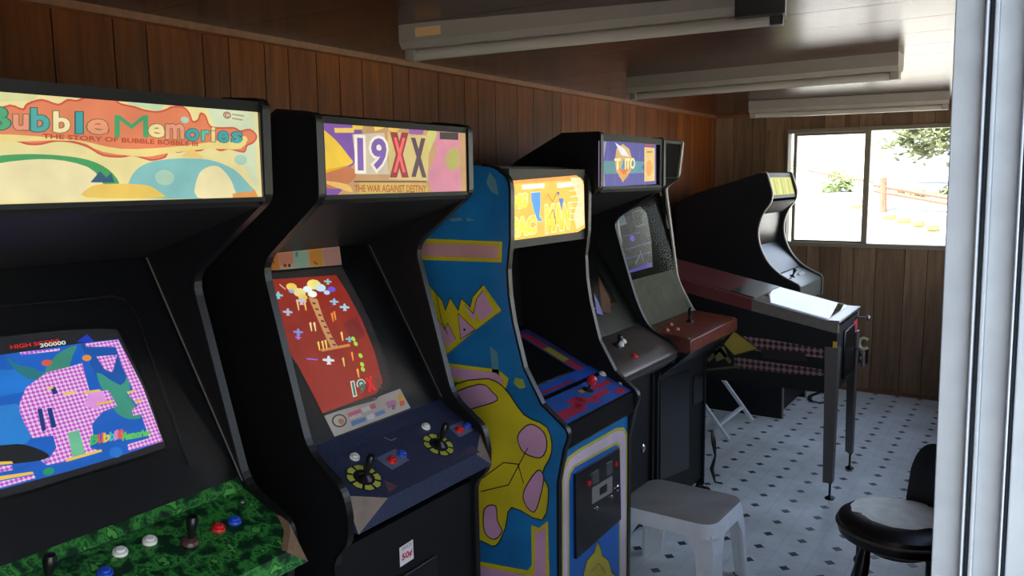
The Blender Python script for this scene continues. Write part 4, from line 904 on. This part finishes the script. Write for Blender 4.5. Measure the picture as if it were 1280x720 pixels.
# ================================================================== pinball machine
G0, G1 = 4.235, 4.79
t = thing('pinball_machine', 'pinball machine on steel legs with checkered side art and shining glass top', 'pinball machine', (-1.4, (G0 + G1) / 2, 0))
fx, bx = -.82, -2.05
ztop = lambda x: .912 + (fx - x) * .215
side = [(bx, .56), (bx, ztop(bx)), (fx, ztop(fx)), (fx, .57), (fx - .03, .56)]
for y0_, y1_ in ((G0, G0 + .02), (G1 - .02, G1)): MB().prism(side, y0_, y1_).build('side_panel', BLACK, t)
boxo('front_panel', (fx - .02, G0 + .02, .565), (fx - .001, G1 - .02, .90), BLACK, t); boxo('bottom_panel', (bx, G0 + .02, .56), (fx - .02, G1 - .02, .575), BLACK, t)
ps = Plane((-1.4, G0, .7), (1, 0, 0), (0, 0, 1)); S = Art(ps)
def chequer(poly_px):
    S.poly(poly_px, (255, 255, 255), 1, 1)
chequer([(915,418),(960,424),(1030,436),(1032,448),(960,440),(915,436)]); chequer([(918,446),(960,452),(1030,462),(1030,470),(990,468),(918,460)])
S.poly([(918,414),(948,436),(918,444),(905,430)], (150, 130, 50), 2); S.line([(918,414),(948,436),(918,444)], .006, (60, 52, 24), 3)
S.line([(886,450),(900,436),(912,452)], .02, (96, 88, 56), 2); S.line([(884,462),(925,458)], .012, (80, 74, 50), 2); S.poly([(892,440),(905,432),(910,446),(896,452)], (110, 104, 70), 2)
S.poly([(950,436),(1005,441),(1010,452),(955,448)], (30, 24, 24), 2)
S.build('side_art', [ART, CHECKD], t)
rw = .03
for y0_, y1_, nm in ((G0 - .004, G0 + rw, 'side_rail'), (G1 - rw, G1 + .004, 'side_rail')):
    MB().prism([(bx + .1, ztop(bx + .1) + .012), (-1.25, ztop(-1.25) + .012), (-1.25, ztop(-1.25) - .05), (bx + .1, ztop(bx + .1) - .06)], y0_, y1_).build('rear_rail', REDWOOD, t)
    MB().prism([(-1.25, ztop(-1.25) + .012), (fx + .003, ztop(fx) + .012), (fx + .003, ztop(fx) - .04), (-1.25, ztop(-1.25) - .05)], y0_, y1_).build(nm, GREYF, t)
boxo('lock_bar', (fx - .06, G0, ztop(fx) + .008), (fx + .012, G1, ztop(fx) + .024), STEEL, t, .004)
pg = slope(G0 + rw, (fx - .05, ztop(fx - .05) + .012), (-1.25, ztop(-1.25) + .012)); L_ = (.43 - .05 + .05) * 1.02
def sheet(name, p, u0, v0, u1, v1, d0, d1, m): MB().loft([p.at(u0, v0, d0), p.at(u1, v0, d0), p.at(u1, v1, d0), p.at(u0, v1, d0)], [p.at(u0, v0, d1), p.at(u1, v0, d1), p.at(u1, v1, d1), p.at(u0, v1, d1)]).build(name, m, t, 0, False)
wg = G1 - G0 - 2 * rw
sheet('playfield_glass', pg, 0, .0, wg, .40, 0, .004, PGLASS)
sheet('apron', pg, .0, .0, wg, .14, -.06, -.045, mat('cream_apron', (190, 186, 176), .4))
sheet('playfield', pg, .0, .14, wg, 1.1, -.085, -.07, mat('playfield_board', (120, 112, 100), .35, var=.5, scale=25))
pr = slope(G0 + rw, (-1.25, ztop(-1.25) + .012), (bx + .1, ztop(bx + .1) + .012))
sheet('rear_cover', pr, 0, .0, wg, .70, -.004, .004, REDWOOD)
sheet('glass_end_cover', pr, 0, .0, wg, .13, .004, .007, BLACKG)
for y in (G0 + .01, G1 - .01):
    for x_, s in ((fx, 1), (bx + .12, -1)):
        k = MB(); zt = .80 if s > 0 else .80
        y_in = .045 if y < 4.5 else -.045
        k.loft([(x_ + .008 * s, y - .018 * (1 if y_in > 0 else -1), .62), (x_ + .008 * s, y + y_in, .62), (x_ + .002 * s, y + y_in, .62), (x_ - .05 * s, y - .018 * (1 if y_in > 0 else -1), .62)], [(x_ + .006 * s, y - .018 * (1 if y_in > 0 else -1), .09), (x_ + .006 * s, y + y_in * .85, .09), (x_ + .001 * s, y + y_in * .85, .09), (x_ - .04 * s, y - .018 * (1 if y_in > 0 else -1), .09)])
        k.loft([(x_ + .010 * s, y - .02 * (1 if y_in > 0 else -1), .80), (x_ + .010 * s, y + y_in * 1.1, .80), (x_ + .002 * s, y + y_in * 1.1, .80), (x_ - .055 * s, y - .02 * (1 if y_in > 0 else -1), .80)], [(x_ + .008 * s, y - .018 * (1 if y_in > 0 else -1), .62), (x_ + .008 * s, y + y_in, .62), (x_ + .002 * s, y + y_in, .62), (x_ - .05 * s, y - .018 * (1 if y_in > 0 else -1), .62)])
        lg_ = k.build('leg', LEGSTEEL, t)
        MB().lathe([(.024, 0), (.024, .006), (.012, .014), (.006, .018), (.006, .10)], (x_ - .008 * s, y + y_in * .15, 0), Vector((1, 0, 0)), Vector((0, 1, 0)), Vector((0, 0, 1)), 14).build('leveler_foot', BLACKG, lg_)
boxo('coin_door', (fx - .001, G0 + .16, .60), (fx + .012, G1 - .14, .86), BLACKG, t, .006)
onfp = boxo('red_sticker', (fx + .0005, G1 - .13, .80), (fx + .002, G1 - .03, .87), mat('red_pink_sticker', (190, 50, 66), .5), t)
boxo('yellow_sticker', (fx - .018, G0 - .003, .76), (fx + .002, G0, .83), mat('yellow_sticker', (190, 150, 40), .5), t)
k = MB(); k.tube([(fx, G1 - .05, .88), (fx + .05, G1 - .05, .88)], .006, 10); k.lathe([(.004, 0), (.014, .006), (.016, .014), (.012, .02), (.001, .021)], (fx + .05, G1 - .05, .88), Vector((0, 1, 0)), Vector((0, 0, 1)), Vector((1, 0, 0)), 14); k.build('plunger', STEEL, t)
MB().tube([(fx + .012, G1 - .09, .72), (fx + .05, G1 - .10, .70), (fx + .055, G1 - .12, .62)], .01, 8).build('door_hook', LEGSTEEL, t)
boxo('backbox', (bx - .12, G0 - .0, ztop(bx) - .25), (bx + .1, G1, 1.70), BLACK, t, .008)

# ================================================================== furniture
# white plastic stool table with a curved skirt
sx0, sx1, sy0, sy1, sz = -1.365, -.955, 2.845, 3.19, .35
t = thing('plastic_stool', 'low white plastic stool standing in front of the cabinets', 'stool', ((sx0 + sx1) / 2, (sy0 + sy1) / 2, 0))
def rr_(x0, y0, x1, y1, r, z, n=5):
    o = []
    for cx, cy, a0 in ((x1 - r, y0 + r, -90), (x1 - r, y1 - r, 0), (x0 + r, y1 - r, 90), (x0 + r, y0 + r, 180)):
        for k in range(n + 1): q = math.radians(a0 + 90 * k / n); o.append(Vector((cx + r * math.cos(q), cy + r * math.sin(q), z)))
    return o
k = MB(); L1 = rr_(sx0, sy0, sx1, sy1, .06, sz); L0 = rr_(sx0 + .012, sy0 + .012, sx1 - .012, sy1 - .012, .05, sz + .006); Lb = rr_(sx0 - .012, sy0 - .012, sx1 + .012, sy1 + .012, .065, sz - .055)
k.loft(L1, L0, 1, False); k.f.append(tuple(range(len(L1), 2 * len(L1)))); k.mi.append(1)
k.loft(Lb, L1, 0, False); Li = rr_(sx0 - .006, sy0 - .006, sx1 + .006, sy1 + .006, .06, sz - .055); Lt = rr_(sx0 + .006, sy0 + .006, sx1 - .006, sy1 - .006, .055, sz - .004)
k.loft(Li, Lb, 0, False); k.loft(Lt, Li, 0, False); n = len(k.v); k.v += Lt; k.f.append(tuple(range(n + len(Lt) - 1, n - 1, -1))); k.mi.append(0)
k.build('stool_top', [PLASTIC, mat('shaded_plastic_top', (128, 122, 116), .5, var=.12, scale=9)], t)  # top's dimmer light is put into a darker colour than the skirt
for cx, cy, dx, dy in ((sx0, sy0, -1, -1), (sx1, sy0, 1, -1), (sx1, sy1, 1, 1), (sx0, sy1, -1, 1)):
    def legring(z, w, out): 
        X, Y = cx + dx * out, cy + dy * out; s = 1
        pts = [(X, Y), (X - dx * w, Y), (X - dx * w, Y - dy * .014), (X - dx * .02, Y - dy * .02), (X - dx * .014, Y - dy * w), (X, Y - dy * w)]
        pts[0] = (X - dx * .012, Y - dy * .012)
        if dx * dy < 0: pts = pts[::-1]
        return [Vector((px, py, z)) for px, py in pts]
    k = MB(); r0, r1, r2 = legring(sz - .04, .12, .006), legring(sz - .12, .08, .016), legring(0, .066, .030)
    k.loft(r2, r1, 0); k.loft(r1, r0, 0); k.build('leg', PLASTIC, t)
t.rotation_euler.z = math.radians(-2)
# round black chair with a torn pale seat
cx, cy, cz = -.335, 2.86, .51; Ux, Uy, Uz = Vector((1, 0, 0)), Vector((0, 1, 0)), Vector((0, 0, 1))
t = thing('padded_chair', 'round seated black wooden chair with a pale worn seat patch, beside the door frame', 'chair', (cx, cy, 0))
seat = MB().lathe([(.10, -.068), (.168, -.062), (.186, -.05), (.193, -.02), (.188, .0), (.17, .014), (.12, .022), (.001, .026)], (cx, cy, cz), Ux, Uy, Uz, 40).build('seat', VINYLB, t)
MB().lathe([(.1925, -.024), (.1965, -.021), (.1965, -.017), (.1925, -.014)], (cx, cy, cz), Ux, Uy, Uz, 40).build('piping', GREYF, seat)
pt = MB(); rg = random.Random(9); ring = []
for q in range(48):
    an = 2 * math.pi * q / 48; rad = .155 + .006 * math.sin(3 * an) + rg.uniform(-.004, .004)
    if -0.5 < math.sin(an) * .5 + math.cos(an) - .6: rad += rg.uniform(-.012, .012)
    ring.append((an, rad))
hz = lambda r: (.026 - .004 * r / .12 if r < .12 else .022 - .008 * (r - .12) / .05) + .0015
for f0, f1 in ((0.001, .35), (.35, .7), (.7, 1.0)):
    A_ = [Vector((cx + r * f0 * math.cos(q), cy + .012 + r * f0 * math.sin(q), cz + hz(r * f0) + .002)) for q, r in ring]; B_ = [Vector((cx + r * f1 * math.cos(q), cy + .012 + r * f1 * math.sin(q), cz + hz(r * f1) + (.002 if f1 < 1 else -.001))) for q, r in ring]
    pt.loft(B_, A_, 0, False)
pt.build('seat_patch', FOAM, seat)
bk = MB(); NB = 24; inner = []; outer = []
for i in range(NB + 1):
    th = math.radians(10 + 80 * i / NB); inner.append((cx + .165 * math.cos(th), cy + .165 * math.sin(th))); outer.append((cx + .20 * math.cos(th), cy + .20 * math.sin(th)))
for i in range(NB):
    def top(j): s = abs(j / NB - .5) * 2; return cz + .03 + .21 * max(0, 1 - s ** 3.2) ** .5
    q = [(*inner[i], cz + .0), (*inner[i + 1], cz + .0), (*outer[i + 1], cz + .0), (*outer[i], cz + .0)]; q2 = [(*inner[i], top(i)), (*inner[i + 1], top(i + 1)), (*outer[i + 1], top(i + 1) - .006), (*outer[i], top(i) - .006)]
    bk.loft(q, q2)
bk.build('backrest', VINYLB, t)
MB().lathe([(.10, -.10), (.11, -.09), (.10, -.073)], (cx, cy, cz), Ux, Uy, Uz, 28).build('seat_frame', CHAIRW, t)
for an in (45, 135, 225, 315):
    q = math.radians(an + 8); d = Vector((math.cos(q), math.sin(q), 0)); p0 = Vector((cx, cy, cz - .06)) + d * .135; p1 = Vector((cx, cy, 0)) + d * .215
    ts = [0, .06, .12, .2, .3, .34, .38, .5, .62, .68, .72, .8, .92, 1]; rs = [.016, .018, .022, .024, .017, .023, .016, .021, .024, .016, .022, .018, .015, .013]
    MB().tube([p0.lerp(p1, k) for k in ts], rs, 12).build('leg', CHAIRW, t)
for an in (45, 225):
    q0 = math.radians(an + 8); q1 = math.radians(an + 98); zz = .17; R_ = .17
    MB().tube([(cx + R_ * math.cos(q0), cy + R_ * math.sin(q0), zz), (cx + R_ * .72 * math.cos((q0 + q1) / 2), cy + R_ * .72 * math.sin((q0 + q1) / 2), zz), (cx + R_ * math.cos(q1), cy + R_ * math.sin(q1), zz)], [.009, .014, .009], 10).build('stretcher', CHAIRW, t)
# white folding stand behind the pinball machine
t = thing('folding_stand', 'white folding stand with slanted legs behind the pinball machine', 'folding stand', (-1.62, 5.1, 0))
def bar(name, a, b, w, th): 
    a, b = Vector(a), Vector(b); d = (b - a).normalized(); s = Vector((0, 1, 0)); s = (s - d * s.dot(d)).normalized(); n = d.cross(s)
    MB().loft([a + s * w + n * th, a - s * w + n * th, a - s * w - n * th, a + s * w - n * th], [b + s * w + n * th, b - s * w + n * th, b - s * w - n * th, b + s * w - n * th]).build(name, PLASTIC, t)
for y in (4.92, 5.42):
    bar('leg', (-1.575, y, 0), (-1.98, y, .50), .013, .010); bar('rear_leg', (-2.02, y, 0), (-2.0, y, .50), .012, .018)
boxo('crossbar', (-1.656, 4.93, .075), (-1.636, 5.41, .095), PLASTIC, t)
boxo('stand_top', (-2.02, 4.88, .50), (-1.60, 5.46, .52), PLASTIC, t)

# ---- small things
t = thing('wall_outlet', 'dark outlet plate with cream sockets low on the back wall', 'outlet', (-1.09, YB, .22))
boxo('plate', (-1.125, YB - .008, .225), (-1.045, YB, .345), BLACKB, t, .003)
for z in (.265, .31): MB().lathe([(.018, 0), (.018, .004), (.012, .006), (.001, .006)], (-1.085, YB - .008, z), Ux, Uz, Vector((0, -1, 0)), 16).build('socket', CREAM, t)
q = MB()
for i in range(16):
    a0 = math.radians(40 + 280 * i / 16); a1 = math.radians(40 + 280 * (i + 1) / 16)
    q.tube([(-1.075 + .035 * math.cos(a0), YB - .03, .385 + .042 * math.sin(a0)), (-1.075 + .035 * math.cos(a1), YB - .03, .385 + .042 * math.sin(a1))], .012, 8)
q.tube([(-1.06, YB - .03, .345), (-1.085, YB - .012, .33), (-1.085, YB - .01, .31)], .008, 8)
tag(q.build('plug_cord', CREAM), 'cream looped plug cord hanging at the outlet on the back wall', 'cord')
pts = [(-1.30 + .09 * math.cos(k * .42) * (1 - k * .012), 6.22 + .16 * math.sin(k * .42), .008 + .004 * (k % 3)) for k in range(26)]
tag(MB().tube(pts, .006, 8).build('floor_cord', BLACKB), 'black cord coiled on the floor below the window', 'cord')
tag(MB().tube([(-1.425, 4.15, .30), (-1.41, 4.14, .24), (-1.40, 4.145, .16), (-1.42, 4.15, .08), (-1.40, 4.15, .01), (-1.36, 4.155, .008)], [.006, .014, .006, .012, .006, .005], 8).build('hanging_cord', BLACKB), 'black cord hanging beside the red topped cabinet', 'cord')
for x, y, r, l in ((-1.385, 3.94, .036, 'round black knob lying on the floor behind the stool'), (-1.44, 4.02, .024, 'small black knob on the floor beside the larger one')):
    tag(MB().lathe([(r * .7, 0), (r, r * .3), (r, r * .9), (r * .75, r * 1.4), (.001, r * 1.6)], (x, y, 0), Ux, Uy, Uz, 16).build('rubber_knob', BLACKB), l, 'knob')

# ================================================================== OUTSIDE THE WINDOW
def ground(name, pts, m): k = MB(); k.loft([(x, y, z - .3) for x, y, z in pts], pts); return struct(k.build(name, m, None, 0, False))
ground('ground', [(-900, 6.8, -.25), (900, 6.8, -.25), (900, 2500, -.25), (-900, 2500, -.25)], GRASS)
ground('ground_door_side', [(.06, -12, -.12), (14, -12, -.12), (14, 6.8, -.12), (.06, 6.8, -.12)], CONC)
k = MB(); pp = [(-9, 7.0, .0), (3, 7.0, .0), (3, 13.5, 1.15), (-9, 13.5, 1.35)]; struct(MB().loft([(x, y, z - .6) for x, y, z in pp], pp).build('path', CONC, None, 0, False))
pp = [(-4.2, 13.5, 1.35), (4, 13.5, 1.15), (4, 24, 1.5), (-4.2, 24, 1.6)]; struct(MB().loft([(x, y, z - 1) for x, y, z in pp], pp).build('bank', CONC, None, 0, False))
pp = [(-14, 13.5, 1.36), (-4.2, 13.5, 1.36), (-4.2, 24, 1.7), (-14, 24, 1.7)]; struct(MB().loft([(x, y, z - 1) for x, y, z in pp], pp).build('terrace', CONC, None, 0, False))
# red rusty handrail sloping down to the right
Pr = Plane((0, 13.0, 0), (1, 0, 0), (0, 0, 1))
def at(x, y, d=13.0): return onplane(x, y, Vector((0, d, 0)), Vector((0, 1, 0)))
t = thing('handrail', 'rusty red handrail sloping outside the window', 'railing', at(1104, 262))
MB().tube([at(1010, 213), at(1092, 228)], .018, 8).build('rail', RUST, t)
for ya, yb in ((231, 250), (238, 257)): MB().tube([at(1092, ya), at(1200, yb)], .03, 8).build('rail', RUST, t)
for x, y0_, y1_ in ((1104, 222, 268), (1196, 240, 290)): MB().tube([at(x, y1_), at(x, y0_)], .05, 8).build('post', RUST, t)
for i, (x, y, w) in enumerate(((1112, 268, 13), (1130, 272, 14), (1148, 276, 12), (1166, 281, 13), (1070, 256, 11))):
    p = onplane(x, y + 4, Vector((0, 7, .02)), Vector((.008, -.1825, 1))); k = MB(); s = w * p.y / 1013 * .46
    k.box((p.x - s, p.y - .1, p.z - .03), (p.x + s, p.y + .1, p.z + .05)); o = k.build('kerb_block', YELLOW, None, .02)
    tag(o, 'yellow painted block edging the slope outside the window, %s' % ('first right of the post', 'second right of the post', 'third right of the post', 'fourth right of the post', 'seen through the left pane')[i], 'kerb block', 'yellow blocks outside the window')
def foliage(name, parent, c, rx, ry, rz, n, size, m, rg):
    k = MB(); cl = [Vector((rg.gauss(0, .5), rg.gauss(0, .5), rg.gauss(0, .5))) for _ in range(max(6, n // 60))]
    for _ in range(n):
        q = rg.choice(cl); v = Vector((q.x * rx + rg.gauss(0, .18) * rx, q.y * ry + rg.gauss(0, .18) * ry, q.z * rz + rg.gauss(0, .18) * rz)) + Vector(c)
        d = Vector((rg.uniform(-1, 1), rg.uniform(-1, 1), rg.uniform(-.6, .6))).normalized(); e = d.cross(Vector((rg.uniform(-1, 1), rg.uniform(-1, 1), 1))).normalized(); s = size * rg.uniform(.6, 1.3)
        k.face([v - d * s, v + e * s * .45, v + d * s, v - e * s * .45])
    o = k.build(name, m, parent, 0, False); o['kind'] = 'stuff'; return o
rg = random.Random(4)
for lab, base, hgt, c, rx, rz, n in (('leafy tree overhanging the right pane of the window', (-1.2, 20.5, 1.2), 1.4, (-2.0, 20.0, 2.75), .95, .6, 3200), ('leafy shrub at the right edge of the window, below the tree', (-.62, 14.6, 1.2), .5, (-.62, 14.6, 1.75), .28, .4, 500)):
    t = thing('tree', lab, 'tree', base); b0 = Vector(base)
    MB().tube([b0 - Vector((0, 0, .3)), b0 + Vector((-.1, 0, hgt * .4)), Vector(c)], [.14 * hgt / 3, .1 * hgt / 3, .03], 8).build('trunk', BARK, t)
    foliage('foliage', t, c, rx, rx, rz, n, .11, LEAF, rg)
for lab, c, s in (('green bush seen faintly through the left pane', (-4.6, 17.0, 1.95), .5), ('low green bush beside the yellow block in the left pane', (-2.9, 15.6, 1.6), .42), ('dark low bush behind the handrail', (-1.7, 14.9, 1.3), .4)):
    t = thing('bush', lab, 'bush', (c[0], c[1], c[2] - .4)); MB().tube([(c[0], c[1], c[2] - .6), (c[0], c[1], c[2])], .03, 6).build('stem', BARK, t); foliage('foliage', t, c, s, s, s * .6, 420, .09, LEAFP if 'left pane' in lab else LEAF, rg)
